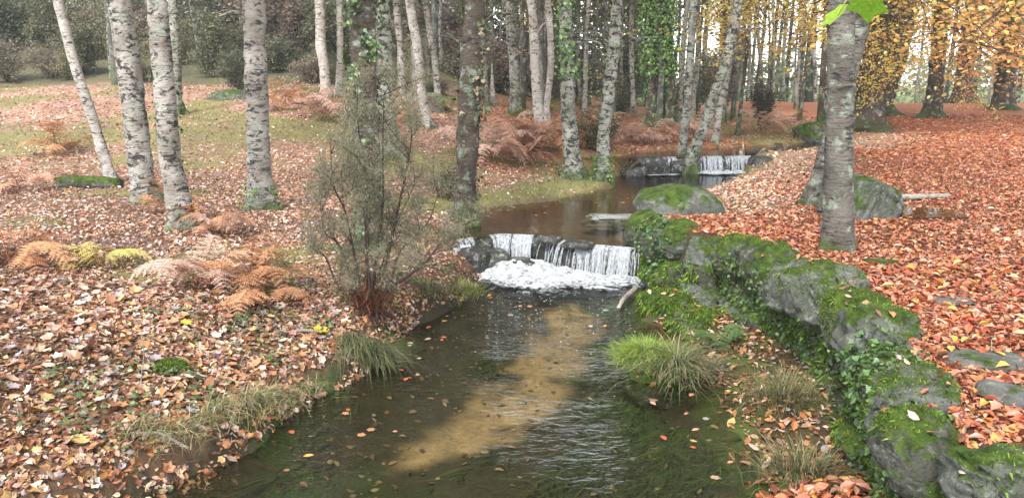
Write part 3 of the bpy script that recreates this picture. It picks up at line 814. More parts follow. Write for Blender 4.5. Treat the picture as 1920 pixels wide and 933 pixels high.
TREE = {}
def tree(key, name, x, y, tx, tz, r, mat, label, H=9.0, group=None, wob=.10, crown=True, flare=1.75, rough=.12, ivy=(), ncr=None, base_z=None, cat='tree', limbs=()):
    z = float(hgt(x, y)) if base_z is None else base_z
    if H > 4: H = H * 1.65
    r = r * (.88 if r < .25 else 1)
    root = empty(name, (x, y, z)); tag(root, label, cat, group)
    sd = (len(TREE) + 1) * 3.17
    P = trunk_path((x, y, z), (tx, y, tz), H, wob, sd)
    P = np.vstack([[P[0] + [0, 0, -.25]], P])
    zz = P[:, 2]
    # dense rings low down
    t = np.unique(np.round(np.concatenate([np.linspace(-.25, 0.8, 20), np.linspace(.8, min(4.5, H), 62), np.linspace(min(4.5, H), H, 12)]), 4))
    Q = np.stack([np.interp(t, zz, P[:, 0]), np.interp(t, zz, P[:, 1]), t], 1)
    rad = r * (1 - .72 * np.clip(t / H, 0, 1) ** 1.15) * (1 + (flare - 1) * np.exp(-np.maximum(t, 0) / .22)) * (1 + .09 * fbm(t * 1.3 + sd, t * 0, 2.0))
    V, F = tube(Q, rad, 28, rough * 1.7, 8.5, sd)
    # buttress roots at the foot
    ang = np.arctan2(V[:, 1], V[:, 0]); w = np.exp(-np.maximum(V[:, 2], 0) / .12)
    ax = np.interp(V[:, 2], t, Q[:, 0]); ay = np.interp(V[:, 2], t, Q[:, 1])
    bul = 1 + .26 * (flare - 1) / .45 * w * np.sin(ang * 4 + sd)
    V[:, 0] = ax + (V[:, 0] - ax) * bul; V[:, 1] = ay + (V[:, 1] - ay) * bul
    obj('trunk', mk_mesh('trunk', V, F, None, mat, True), root)
    TREE[key] = (root, Q, rad, t)
    for st, en, rr in limbs:
        st = np.array([np.interp(st, t, Q[:, 0]), np.interp(st, t, Q[:, 1]), st]); en = st + np.array(en)
        mid = (st + en) / 2 + np.array([0, 0, .12]) + rng.normal(0, .05, 3)
        L = smooth_path([st, mid, en], 14)
        mb = MB(); mb.add(*tube(L, np.linspace(rr, rr * .35, 14), 8, .15, 12, sd))
        for q in range(3):
            i = rng.integers(5, 12); e2 = L[i] + (en - st) * .3 + rng.normal(0, .16, 3)
            mb.add(*tube(smooth_path([L[i], (L[i] + e2) / 2 + rng.normal(0, .03, 3), e2], 6), np.linspace(rr * .3, rr * .1, 6), 5))
        obj('branch', mb.mesh('branch', mat, True), root)
    if crown:
        c = CROWN[len(TREE) % 3]; top = Q[-1]; zb = max(H * .40, 4.2); sc = (H - zb) / 5.0
        loc = (float(np.interp(zb, t, Q[:, 0])), float(np.interp(zb, t, Q[:, 1])), zb)
        rot = (0, 0, rng.uniform(0, 6))
        s = (max(sc, .6) * .85,) * 2 + (sc,)
        obj('limbs', c[0], root, loc, rot, s); obj('crown', c[1], root, loc, rot, s)
    if ivy:
        mb = MB()
        for z0, z1, n, size, pal, w, thick, patch in ivy:
            zt = rng.uniform(z0, z1, int(n * 1.6)); a = rng.uniform(0, 2 * np.pi, len(zt))
            q = fbm(np.cos(a) * 1.2 + sd, np.sin(a) * 1.2, zt * 1.6, 3); m = q > patch
            zt, a = zt[m][:n], a[m][:n]
            R = np.interp(zt, t, rad) + np.abs(rng.normal(0, thick, len(zt))) + .01
            c0 = np.stack([np.interp(zt, t, Q[:, 0]), np.interp(zt, t, Q[:, 1]), zt], 1)
            N = np.stack([np.cos(a), np.sin(a), np.full(len(a), .35)], 1)
            mb.add(*leaf_field(c0 + N * [1, 1, 0] * R[:, None], N, rng.uniform(.65, 1.3, len(a)) * size, pick(pal, w, len(a), .25), T_IVY, .7))
        obj('ivy', mb.mesh('ivy', 'ivy_foliage'), root)
    return root

IVY5 = [2, 3, 2, 2, 1]
tree('A', 'birch_tree', -7.05, 13.81, -7.66, 2.94, .102, 'pale_birch_bark', 'slim pale birch leaning over the mossy log', H=7.5, wob=.12)
tree('B', 'birch_tree', -5.39, 11.50, -5.50, 2.73, .185, 'birch_bark', 'thick rough birch standing close behind the lichen streaked birch', H=10, flare=1.35, rough=.13)
tree('C', 'birch_tree', -4.23, 9.97, -4.34, 2.59, .150, 'birch_bark', 'lichen streaked birch with mossy foot among orange bracken', H=9, wob=.13, rough=.12,
     ivy=[(.05, .9, 90, .05, PAL_IVY, IVY5, .02, .12), (1.2, 3.0, 150, .05, PAL_IVY, IVY5, .02, .15)])
tree('C2', 'birch_tree', -9.13, 21.84, -9.03, 3.66, .15, 'mossy_birch_bark', 'grey birch far back in the clearing behind the lichen streaked birch', H=10)
tree('D', 'birch_tree', -3.72, 11.55, -3.64, 2.73, .190, 'birch_bark', 'straight birch with a bare broken side branch and mossy foot', H=10, rough=.12, wob=.07,
     limbs=[(2.62, (-.45, -.1, .12), .028)], ivy=[(-.05, .35, 160, .05, PAL_IVYB, [1, 1, 1, 1], .05, -.2)])
tree('E', 'birch_tree', -5.68, 24.52, -5.75, 3.90, .170, 'pale_birch_bark', 'white birch, thicker of the pair beside the rocks', H=10)
tree('F', 'birch_tree', -5.47, 25.29, -5.31, 3.96, .120, 'pale_birch_bark', 'white birch, thinner of the pair beside the rocks', H=9)
tree('G', 'ivy_clad_tree', -1.80, 9.64, -1.72, 2.56, .185, 'dark_bark', 'ivy hung trunk standing behind the feathery heath shrub', H=9, rough=.16, flare=1.25,
     ivy=[(.0, 1.6, 420, .052, PAL_IVY + [(.2, .26, .16)], [2, 3, 2, 2, 1, 2], .05, .0), (1.3, 3.6, 1300, .058, PAL_IVY + [(.2, .26, .16)], [2, 3, 2, 2, 1, 2], .09, -.12)])
tree('G2', 'birch_tree', -2.62, 17.24, -2.78, 3.24, .21, 'mossy_birch_bark', 'grey green lichened trunk just behind the ivy hung trunk', H=10, rough=.14,
     ivy=[(.6, 3.6, 260, .07, PAL_IVY, IVY5, .06, .1)])
tree('H', 'birch_tree', -2.29, 21.35, -2.60, 3.61, .145, 'pale_birch_bark', 'pale slender birch curving up among the thin birches', H=9, wob=.2)
tree('H2', 'birch_tree', -3.45, 25.22, -3.55, 3.96, .137, 'birch_bark', 'thin straight birch standing between pale rock and twin birches', H=9)
tree('H3', 'birch_tree', -2.45, 26.67, -2.78, 4.09, .126, 'birch_bark', 'thin birch rising behind the pale angular rock', H=9, wob=.2)
tree('I', 'ivy_clad_tree', -.71, 11.73, -.58, 2.75, .180, 'dark_bark', 'dark ivy wrapped trunk on the bank at the near weir', H=10, rough=.16, flare=1.35,
     ivy=[(.1, 1.6, 170, .06, PAL_IVY, IVY5, .03, .15), (1.5, 3.8, 480, .065, PAL_IVY + [(.22, .16, .09), (.3, .22, .13)], [2, 2, 1, 2, 1, 3, 2], .09, -.05)],
     limbs=[(2.65, (.55, -.1, .32), .03), (2.2, (-.6, .1, .5), .02)])
tree('J', 'birch_stump', -.71, 30.42, -.76, 1.93, .11, 'pale_birch_bark', 'short broken white birch stump among far ferns', H=1.5, crown=False, cat='stump')
tree('K', 'birch_tree', .15, 27.16, -.12, 4.13, .21, 'mossy_birch_bark', 'green tinged trunk rising beside the fallen brown log', H=10,
     ivy=[(.5, 4, 150, .07, PAL_IVY, IVY5, .05, .15)])
tree('L', 'birch_tree', .76, 21.71, .53, 3.64, .150, 'pale_birch_bark', 'white birch in red bracken, left stem of a close pair', H=9, limbs=[(2.6, (.5, 0, .5), .03)])
tree('L2', 'birch_tree', .99, 23.0, 1.04, 3.83, .115, 'pale_birch_bark', 'thin white birch close behind another in red bracken', H=8)
tree('M', 'birch_tree', 1.26, 16.09, 1.06, 3.14, .180, 'mossy_birch_bark', 'dark blotched birch on the pool bank with ivy collar high up', H=9, rough=.15, wob=.08,
     ivy=[(.0, .35, 120, .06, PAL_IVY, IVY5, .05, .0), (2.0, 3.8, 420, .07, PAL_IVYB, [2, 2, 1, 2], .07, -.15)], limbs=[(2.55, (.75, -.1, .1), .03), (2.4, (.5, .2, .35), .025)])
tree('N', 'birch_tree', 1.84, 16.15, 2.04, 3.15, .150, 'mossy_birch_bark', 'leaning blotched birch with mossy foot at the pool edge', H=9, wob=.14,
     ivy=[(.0, .5, 150, .06, PAL_IVYB, [2, 2, 1, 2], .05, -.1), (2.0, 3.6, 90, .06, PAL_IVY, IVY5, .05, .1)], limbs=[(2.5, (.9, .2, .35), .025), (2.7, (-.8, 0, .25), .025)])
tree('O', 'ivy_clad_tree', 4.57, 25.73, 4.30, 4.0, .20, 'dark_bark', 'trunk sleeved in bright green ivy, left one of two', H=10,
     ivy=[(.2, 1.8, 260, .08, PAL_IVYB, [2, 3, 1, 3], .04, .0), (1.6, 4.6, 2000, .085, PAL_IVYB, [3, 2, 2, 1], .20, -.5)])
tree('P', 'ivy_clad_tree', 5.08, 25.69, 4.75, 4.0, .22, 'dark_bark', 'trunk sleeved in bright green ivy, right one of two', H=10,
     ivy=[(.2, 1.8, 300, .08, PAL_IVYB, [2, 3, 1, 3], .05, .0), (1.6, 4.6, 2200, .085, PAL_IVYB, [3, 2, 2, 1], .22, -.5)])
tree('Q', 'birch_tree', 4.02, 18.75, 4.14, 3.44, .115, 'mossy_birch_bark', 'upright dark birch on the far weir behind the leaning birch', H=8, base_z=-.3)
tree('R', 'birch_tree', 4.05, 18.2, 5.02, 2.72, .150, 'mossy_birch_bark', 'strongly leaning birch rooted in the far weir', H=6.5, base_z=-.45, wob=.16, limbs=[(2.9, (.7, .1, .3), .04)])
tree('S', 'birch_tree', 5.35, 20.9, 5.52, 1.98, .098, 'birch_bark', 'slender birch rising from the far pool bank', H=7)
tree('S2', 'birch_tree', 6.7, 23.6, 6.85, 2.32, .065, 'dark_bark', 'thin dark sapling on the leafy bank beyond the far pool', H=5)
tree('T', 'grey_birch_tree', 3.27, 7.73, 3.12, 2.20, .158, 'lichen_bark', 'grey birch with ringed bark in red leaves above the wall', H=8, rough=.09, flare=1.3, wob=.05)
tree('T2', 'grey_birch_tree', 4.12, 10.63, 4.56, 2.65, .15, 'lichen_bark', 'leaning grey trunk half hidden behind the ringed birch', H=8, flare=1.5)
tree('U', 'beech_tree', 10.78, 24.32, 11.1, 3.88, .46, 'dark_bark', 'old thick beech with spreading roots wrapped in yellow leaves', H=12, flare=1.9, rough=.16, wob=.15, crown=False)
tree('U2', 'beech_tree', 12.9, 28.2, 13.6, 4.2, .42, 'dark_bark', 'mossy leaning beech just behind the thick old beech', H=11, flare=1.9, crown=False)
tree('V', 'beech_tree', 14.05, 26.75, 14.0, 4.10, .27, 'dark_bark', 'dark straight beech standing alone in deep red leaves', H=11, crown=False)
tree('W', 'beech_tree', 22.4, 40.0, 22.4, 5.6, .40, 'dark_bark', 'brown beech with flared foot at the far edge of red leaves', H=12, flare=1.8, crown=False)
tree('X', 'beech_tree', 18.52, 30.2, 18.35, 4.4, .34, 'dark_bark', 'dark beech under the green crown at the red slope crest', H=11, crown=False)

# --- beech boughs: drooping sprays that carry the autumn leaf
def bough_meshes(seed, pal, w, n):
    rg = np.random.default_rng(seed); mb = MB(); tips = []
    main = smooth_path([(0, 0, 0), (.3, .02, .10), (.65, -.03, .08), (1.0, .02, -.06)], 16)
    mb.add(*tube(main, np.linspace(.010, .002, 16), 6), (.06, .05, .04))
    for i in range(16):
        j = rg.integers(3, 16); s = 1 if i % 2 else -1; L = rg.uniform(.18, .42)
        q = main[j]; e = q + np.array([.6 * L, s * L * .8, rg.uniform(-.30, .02) * L * 1.6])
        Q = smooth_path([q, (q + e) / 2 + rg.normal(0, .015, 3), e], 7)
        mb.add(*tube(Q, np.linspace(.003, .0008, 7), 4), (.06, .05, .04)); tips += list(Q[1:])
    tips = np.array(tips + list(main[5:]))
    P = tips[rng.integers(0, len(tips), n)] + rng.normal(0, .045, (n, 3)) * [1, 1, .8]
    lb = MB(); lb.add(*leaf_field(P, np.tile([0, 0, 1.0], (n, 1)), rng.uniform(.6, 1.2, n) * .027, pick(pal, w, n, .2), T_BEECH, .9))
    return mb.mesh('limb', 'twig_bark', True), lb.mesh('leaves', 'foliage')
B_Y = [bough_meshes(k, PAL_YEL, [4, 3, 3, 1, 1.2], 560) for k in (21, 22)]
B_O = [bough_meshes(k, PAL_ORG, [3, 3, 2, 3, 1], 540) for k in (31, 32)]
B_G = [bough_meshes(41, [(.10, .22, .05), (.16, .30, .07), (.07, .15, .04)], [1, 1, 1], 1300)]
def bough(key, z0, end, kind, roll=0.0, fat=1.0):
    root, Q, rad, t = TREE[key]
    st = np.array([np.interp(z0, t, Q[:, 0]), np.interp(z0, t, Q[:, 1]), z0]) ; en = np.array(end) - np.array(root.location)
    d = en - st; L = float(np.linalg.norm(d))
    rot = Vector(d).to_track_quat('X', 'Z').to_euler()
    ms = {'y': B_Y, 'o': B_O, 'g': B_G}[kind]; m = ms[rng.integers(0, len(ms))]
    rot.rotate_axis('X', roll)
    lo = obj('bough', m[0], root, st, rot, (L, L * fat, L * fat)); obj('leaves', m[1], lo)
for a in [('U', 4.8, (7.2, 20.5, 3.0), 'y'), ('U', 5.2, (8.3, 20.2, 3.5), 'y'), ('U', 5.4, (6.2, 21.5, 3.6), 'y'), ('U', 4.3, (8.9, 21.5, 2.75), 'y'), ('U', 5.6, (9.5, 19.5, 3.6), 'y'), ('U', 5.0, (5.6, 22.5, 3.1), 'y'), ('U', 4.6, (8.0, 22.5, 3.0), 'o'),
          ('S', 4.6, (5.0, 19.0, 3.1), 'y'), ('S', 5.0, (6.5, 19.4, 3.3), 'y'), ('S', 4.2, (6.2, 20.0, 2.6), 'y'), ('S', 4.8, (7.4, 20.2, 3.2), 'y'), ('S', 5.2, (5.6, 18.6, 3.5), 'y'),
          ('U', 3.6, (10.4, 22.2, 1.2), 'y'), ('U', 3.2, (10.0, 22.8, 1.3), 'y'), ('U', 3.8, (10.9, 22.3, 1.5), 'y'), ('U', 4.4, (11.6, 22.0, 2.2), 'y'),
          ('V', 4.8, (11.9, 21.5, 3.0), 'o'), ('V', 5.2, (12.6, 20.2, 3.2), 'o'), ('V', 4.2, (13.0, 22.5, 2.6), 'o'), ('V', 5.5, (13.6, 20.5, 3.3), 'y'), ('V', 4.0, (14.6, 23.0, 2.4), 'o'), ('V', 3.2, (14.2, 24.6, 1.2), 'o'), ('V', 5.3, (11.3, 22.0, 3.6), 'y'),
          ('X', 5.4, (15.0, 23.5, 3.3), 'o'), ('X', 5.0, (15.8, 24.6, 2.9), 'o'), ('X', 4.6, (16.6, 24.6, 2.3), 'o'), ('X', 5.6, (14.2, 22.4, 3.7), 'o'), ('X', 5.2, (17.0, 25.0, 3.6), 'y'), ('X', 4.2, (17.3, 27.0, 2.9), 'g'), ('X', 3.8, (18.4, 27.6, 2.4), 'g'), ('X', 4.6, (18.9, 27.5, 3.2), 'g'),
          ('W', 5.4, (19.8, 34.0, 3.6), 'o'), ('W', 5.8, (21.5, 34.5, 4.0), 'o'), ('W', 4.6, (20.6, 35.5, 2.6), 'o'), ('W', 5.0, (18.2, 35.0, 4.2), 'y'), ('W', 4.0, (22.0, 36.0, 2.0), 'o'),
          ('U2', 5.6, (10.8, 24.8, 3.6), 'y'), ('U2', 5.0, (13.0, 24.5, 3.4), 'o'), ('U2', 4.6, (14.8, 25.6, 3.6), 'o')]:
    bough(*a, roll=rng.normal(0, .3), fat=rng.uniform(.9, 1.25))
for k in range(10):                                   # upper crowns, above the picture
    for key in ('U', 'V', 'W', 'X'):
        a = k * .63 + rng.uniform(0, .5); r = TREE[key][0].location; z0 = rng.uniform(7.0, 15.0)
        bough(key, z0, (r.x + 5 * math.cos(a), r.y + 5 * math.sin(a), r.z + z0 + rng.uniform(.5, 2.5)), 'o' if key != 'U' else 'y')
# thin hanging birch leaf near the far bank
for key, zc, n, spread in (('S', 3.0, 420, (1.3, 1.2, .9)), ('S2', 2.6, 420, (1.4, 1.2, .8)), ('R', 3.2, 320, (.9, .9, .7)), ('L', 2.9, 140, (.7, .7, .8)), ('N', 2.5, 90, (.9, .7, .9))):
    root, Q, rad, t = TREE[key]
    mb = MB(); lb = MB(); tips = []
    for i in range(14):
        z0 = rng.uniform(zc - spread[2], zc + spread[2]); st = np.array([np.interp(z0, t, Q[:, 0]), np.interp(z0, t, Q[:, 1]), z0])
        a = rng.uniform(0, 6.28); e = st + np.array([math.cos(a) * spread[0], math.sin(a) * spread[1], rng.uniform(-.5, .3)]) * rng.uniform(.5, 1.1)
        L = smooth_path([st, (st + e) / 2 + [0, 0, .2], e], 9); mb.add(*tube(L, np.linspace(.012, .003, 9), 4)); tips += list(L[2:])
    lb.add(*leaf_cloud(np.array(tips), n, .075, [(.60, .46, .14), (.55, .48, .22), (.40, .38, .16), (.5, .3, .08)], [2, 2, 1, 1], .12, T_BEECH))
    obj('twigs', mb.mesh('twigs', 'dark_bark', True), root); obj('leaves', lb.mesh('leaves', 'foliage'), root)

# --- far trunks of the wood
FT = []
for v in range(5):
    H = 11.0; t = np.linspace(-.4, H, 40); sd = 40 + v * 9.1
    Q = np.stack([.28 * fbm(t * .35 + sd, t * 0, 1.0, 2), .28 * fbm(t * .35, t * 0 + sd, 2.0, 2), t], 1)
    rad = .095 * (1 - .7 * np.clip(t / H, 0, 1)) * (1 + .5 * np.exp(-np.maximum(t, 0) / .25))
    V, F = tube(Q, rad, 10, .14, 4, sd)
    tr = mk_mesh('trunk', V, F, None, ['far_bark', 'mossy_birch_bark', 'far_bark', 'birch_bark', 'dark_bark'][v], True)
    mb, tips = branch_system(7.5, 13, 3, 1.7, .6, 60 + v, .07)
    mb.V = [q + np.array([0, 0, 2.6]) for q in mb.V]
    lb = MB(); lb.add(*leaf_cloud(tips + np.array([0, 0, 2.6]), 1500, .15, PAL_OLV + [(.45, .33, .08)], [2, 2, 1, 2, 2, 1.2], .3))
    FT.append((tr, mb.mesh('limbs', 'far_bark', True), lb.mesh('crown', 'foliage')))
rgf = np.random.default_rng(77)
spots = []
while len(spots) < 165:
    y = rgf.uniform(25, 66); x = rgf.uniform(-.60, .72) * y
    px_ = 960 + 1478 * x / y
    dens = np.interp(px_, [60, 500, 650, 900, 1000, 1350, 1560, 1620, 1950], [.40, .40, .5, .7, 1, .9, .6, .25, .22])
    if rgf.random() > dens: continue
    if px_ > 1580 and y < 44: continue
    if px_ < 640 and y < 28: continue
    if abs(x - (xl(y) + xr(y)) / 2) < 2.2 and y < 27: continue
    if any(math.hypot(x - a, y - b) < .9 for a, b in spots): continue
    spots.append((x, y))
for i, (x, y) in enumerate(spots):
    v = FT[i % 5]; z = float(hgt(x, y)); s = rgf.uniform(.65, 1.35)
    u = x / y
    where = ('on the slope behind the thicket' if u < -.2 else 'among the thin birches beyond the clearing' if u < 0 else 'behind the bracken past the brown pool' if u < .14 else 'around the ivy sleeved pair' if u < .25 else 'between the far weir and the old beech' if u < .42 else 'at the meadow edge past the red leaves')
    lab = ('thin ' if s < .95 else 'sturdy ') + ['grey', 'mossy grey', 'slate grey', 'blotched pale', 'dark brown'][i % 5] + (' trunk ' if y < 42 else ' distant trunk ') + where
    root = empty('woodland_tree', (x, y, z)); tag(root, lab, 'tree', 'slender trunks of the distant wood')
    rot = (rgf.normal(0, .035), rgf.normal(0, .035), rgf.uniform(0, 6.28))
    sc = (s, s, rgf.uniform(1.4, 2.0))
    for nm, me in zip(('trunk', 'limbs', 'crown'), v):
        if nm == 'crown' and x / y > .36: continue
        obj(nm, me, root, (0, 0, 0), rot, sc)
# ------------------------------------------------------------------ undergrowth shrubs of the far edge
def shrub_meshes(seed, n, rad, hh, size):
    rg = np.random.default_rng(seed); mb = MB(); tips = []
    for i in range(12):
        a = rg.uniform(0, 6.28); tilt = rg.uniform(.1, .9); L = hh * rg.uniform(.6, 1.0)
        e = np.array([math.cos(a) * rad * tilt, math.sin(a) * rad * tilt, L * (1.05 - .5 * tilt)])
        S = smooth_path([(0, 0, -.1), e * .4 + [0, 0, .15] + rg.normal(0, .1, 3), e], 12); mb.add(*tube(S, np.linspace(.04, .008, 12), 5)); tips += list(S[3:])
        for j in range(7):
            q = S[rg.integers(4, 12)]; e2 = q + rg.normal(0, .38, 3) * rad * [.6, .6, .45] + [0, 0, .15]
            B = smooth_path([q, (q + e2) / 2 + rg.normal(0, .05, 3), e2], 6); mb.add(*tube(B, np.linspace(.012, .003, 6), 4)); tips += list(B[1:])
    tips = np.array(tips)
    P = tips[rng.integers(0, len(tips), n)] + rng.normal(0, .16, (n, 3)); P[:, 2] = np.maximum(P[:, 2], .03)
    lb = MB(); lb.add(*leaf_field(P, np.tile([0, 0, 1.0], (n, 1)), rng.uniform(.6, 1.4, n) * size, pick([(.5, .5, .5), (.7, .7, .65), (.35, .36, .36), (.85, .8, .7)], [3, 2, 2, 1], n, .2), T_QUAD, 1.6))
    return mb.mesh('stems', 'dark_bark', True), lb.mesh('foliage', 'shrub_foliage')
SH = [shrub_meshes(5, 6500, 1.9, 3.2, .12), shrub_meshes(6, 6500, 2.2, 2.6, .12), shrub_meshes(7, 5000, 1.3, 3.8, .12)]
tints = [(.33, .33, .21), (.46, .39, .30), (.27, .29, .20), (.50, .46, .28), (.48, .37, .31)]
names = ['olive green', 'grey brown', 'dark green', 'yellow green', 'pinkish brown']
rgs = np.random.default_rng(5)
def shrub(x, y, v, s, tint, label, group):
    root = empty('shrub', (x, y, float(hgt(x, y)) - .05)); tag(root, label, 'shrub', group)
    r = rgs.uniform(0, 6.28)
    obj('stems', SH[v][0], root, rot=(0, 0, r), scale=(s, s, s))
    o = obj('foliage', SH[v][1], root, rot=(0, 0, r), scale=(s, s, s)); o.color = (*tint, 1)
k = 0
for row, (y0, n, s0) in enumerate(((28.5, 10, .5), (31, 13, .8), (35, 13, 1.05), (40, 13, 1.25), (46, 13, 1.5))):
    for i in range(n):
        f = (i + .5) / n; y = y0 + rgs.uniform(-1.6, 1.6); x = (-.74 + f * .70) * y + rgs.uniform(-1.4, 1.4)
        c = int(rgs.integers(0, 5)); k += 1
        s = s0 * rgs.uniform(.5, 1.05) * (.6 if (x > -5.5 and row < 2) else 1)
        where = ['at the front of the thicket edging the clearing', 'in the thicket behind the clearing', 'in the middle of the thicket on the slope', 'high in the thicket on the slope', 'at the back of the thicket on the slope'][row]
        shrub(x, y, k % 3, s, tints[c], names[c] + ' shrub ' + where, 'thicket behind the clearing')
for x, y, s, c in [(1.6, 33, .7, 1), (4.2, 31, .6, 0), (7.3, 33, .7, 2), (9.5, 36, .9, 1), (3.0, 40, 1.2, 2), (-.5, 39, 1.2, 4), (6.4, 44, 1.3, 2), (11, 46, 1.1, 0), (1.8, 48, 1.6, 2), (9.0, 52, 1.4, 1)]:
    shrub(x, y, k % 3, s, tints[c], names[c] + ' bush under the far slender trunks', 'bushes under the far trunks'); k += 1
shrub(8.3, 26.5, 2, .52, (.15, .15, .11), 'small grey heath bush on the leafy bank past the far pool', None)
shrub(2.0, 18.9, 1, .40, (.20, .17, .10), 'low straggly bush between the bank birches and the far weir', None)
shrub(-1.0, 13.4, 1, .28, (.22, .2, .12), 'low twiggy shrub behind the dark ivy wrapped trunk', None)

# the wood beyond everything: one mass
mb = MB()
n = 52000
yy = rgs.uniform(62, 84, n); xx = rgs.uniform(-.95, .16, n) * yy; zz = 1.2 + np.abs(rgs.normal(0, 1, n)) * 5.0
dens = fbm(xx * .22, zz * .25, yy * .1, 3); m = dens > -.25 + .03 * np.maximum(zz - 9, 0); xx, yy, zz = xx[m], yy[m], zz[m]
P = np.stack([xx, yy, zz + hgt(xx, yy) * .8 - 1], 1)
mb.add(*leaf_field(P, np.tile([0, -.5, 1.0], (len(P), 1)), rng.uniform(.5, 1.3, len(P)) * .55, pick([(.07, .085, .04), (.10, .10, .055), (.055, .07, .04), (.13, .115, .06)], [3, 3, 2, 1], len(P), .2), T_QUAD, 1.5))
n = 13000
yy = rgs.uniform(58, 84, n); xx = rgs.uniform(.10, .95, n) * yy; zz = .4 + rgs.random(n) ** 1.4 * 12
dens = fbm(xx * .25, zz * .3, yy * .1, 3); m = dens > .0; P = np.stack([xx[m], yy[m], zz[m]], 1)
mb.add(*leaf_field(P, np.tile([0, -.5, 1.0], (len(P), 1)), rng.uniform(.5, 1.3, len(P)) * .5, pick([(.20, .19, .11), (.36, .26, .11), (.16, .18, .11), (.26, .26, .18)], [3, 2, 2, 2], len(P), .2), T_QUAD, 1.5))
n = 9000
yy = rgs.uniform(58, 84, n); xx = rgs.uniform(.10, .95, n) * yy; zz = rgs.random(n) * 3.6 - .6
m = fbm(xx * .3, zz * .5, yy * .1, 3) > -.12; P = np.stack([xx[m], yy[m], zz[m]], 1)
mb.add(*leaf_field(P, np.tile([0, -.5, 1.0], (len(P), 1)), rng.uniform(.5, 1.3, len(P)) * .5, pick([(.24, .25, .15), (.30, .27, .16), (.2, .23, .15), (.36, .3, .18)], [3, 2, 2, 1], len(P), .2), T_QUAD, 1.5))
for i in range(70):
    y = rgs.uniform(60, 80); x = rgs.uniform(-.9, .9) * y; z = float(hgt(x, y))
    mb.add(*tube([(x, y, z - .5), (x + rgs.normal(0, .2), y, z + 5), (x + rgs.normal(0, .4), y, z + 13)], [.22, .16, .06], 6), (.09, .085, .07))
tag(obj('distant_woodland', mb.mesh('distant_woodland', 'foliage')), 'hazy mass of distant woodland closing the view', 'woodland', kind='stuff')

# ------------------------------------------------------------------ tree heath on the left bank
hx, hy = -1.42, 7.55
heath = empty('heath_shrub', (hx, hy, float(hgt(hx, hy)))); tag(heath, 'feathery grey green heath shrub with dark twigs on the stream bank', 'shrub')
rgh = np.random.default_rng(9)
tips = []
stems = [(-.35, -.1, 1.5), (-.05, .1, 1.9), (.28, -.1, 1.8), (.55, .15, 1.55), (.85, .1, 1.0), (-.6, .2, .95), (.1, -.35, 1.2), (-.25, .35, 1.6), (.45, .4, 1.3), (.95, -.1, .75), (-.75, 0, .6)]
for i, e in enumerate(stems):
    e = np.array(e) * [.82, 1, 1.18]
    S = smooth_path([(.10 * rgh.normal(), .08 * rgh.normal(), -.08), e * [.22, .22, .18] + rgh.normal(0, .02, 3), e * [.55, .55, .55] + rgh.normal(0, .07, 3), e * [.85, .85, .8] + rgh.normal(0, .06, 3), e], 22)
    mb = MB(); r0 = rgh.uniform(.015, .026)
    mb.add(*tube(S, np.linspace(r0, .003, 22), 7, .15, 20), (.045, .032, .028))
    for j in range(11):
        q = S[rgh.integers(7, 22)]; e2 = q + rgh.normal(0, .17, 3) * [1, 1, .6] + [.04, 0, .16]
        B = smooth_path([q, (q + e2) / 2 + rgh.normal(0, .025, 3), e2], 8); mb.add(*tube(B, np.linspace(.005, .0018, 8), 4), (.05, .035, .03)); tips += list(B[2:])
        for u in range(4):
            q2 = B[rgh.integers(3, 8)]; e3 = q2 + rgh.normal(0, .09, 3) + [0, 0, .09]
            mb.add(*tube(np.linspace(q2, e3, 4), np.linspace(.0022, .001, 4), 3), (.055, .04, .032)); tips += list(np.linspace(q2, e3, 6))
    obj('stem', mb.mesh('stem', 'twig_bark', True), heath)
tips = np.array(tips)
n = 72000
P = tips[rng.integers(0, len(tips), n)] + rng.normal(0, .03, (n, 3))
T_ = rng.normal(0, 1, (n, 3)) * [.7, .7, .5] + [0, 0, .8]; T_ /= np.linalg.norm(T_, axis=1)[:, None]
S_ = np.cross(T_, rng.normal(0, 1, (n, 3))); S_ /= np.linalg.norm(S_, axis=1)[:, None]
h = rng.uniform(.018, .045, n)[:, None]
V = np.stack([P - S_ * .0022, P + S_ * .0022, P + T_ * h], 1).reshape(-1, 3)
cc = pick([(.17, .20, .12), (.24, .24, .16), (.12, .14, .08), (.26, .19, .13), (.32, .27, .2)], [3, 2, 2, 3, 2], n, .2)
tag(obj('foliage', mk_mesh('foliage', V, [np.arange(n * 3).reshape(-1, 3)], np.repeat(cc, 3, 0), 'grass'), heath), kind='stuff')
# a mass of dead litter caught in the foot of the shrub
mb = MB(); n = 900
P = np.stack([rng.normal(0, .10, n), rng.normal(0, .10, n), np.abs(rng.normal(0, .14, n))], 1)
V, F, C = blades(P + [0, 0, -.02], rng.uniform(.08, .3, n), np.full(n, .006), pick([(.16, .06, .03), (.24, .10, .05), (.10, .045, .025)], [2, 2, 2], n), .9)
mb.add(V, F, C); obj('dead_stalks', mb.mesh('dead_stalks', 'grass'), heath)

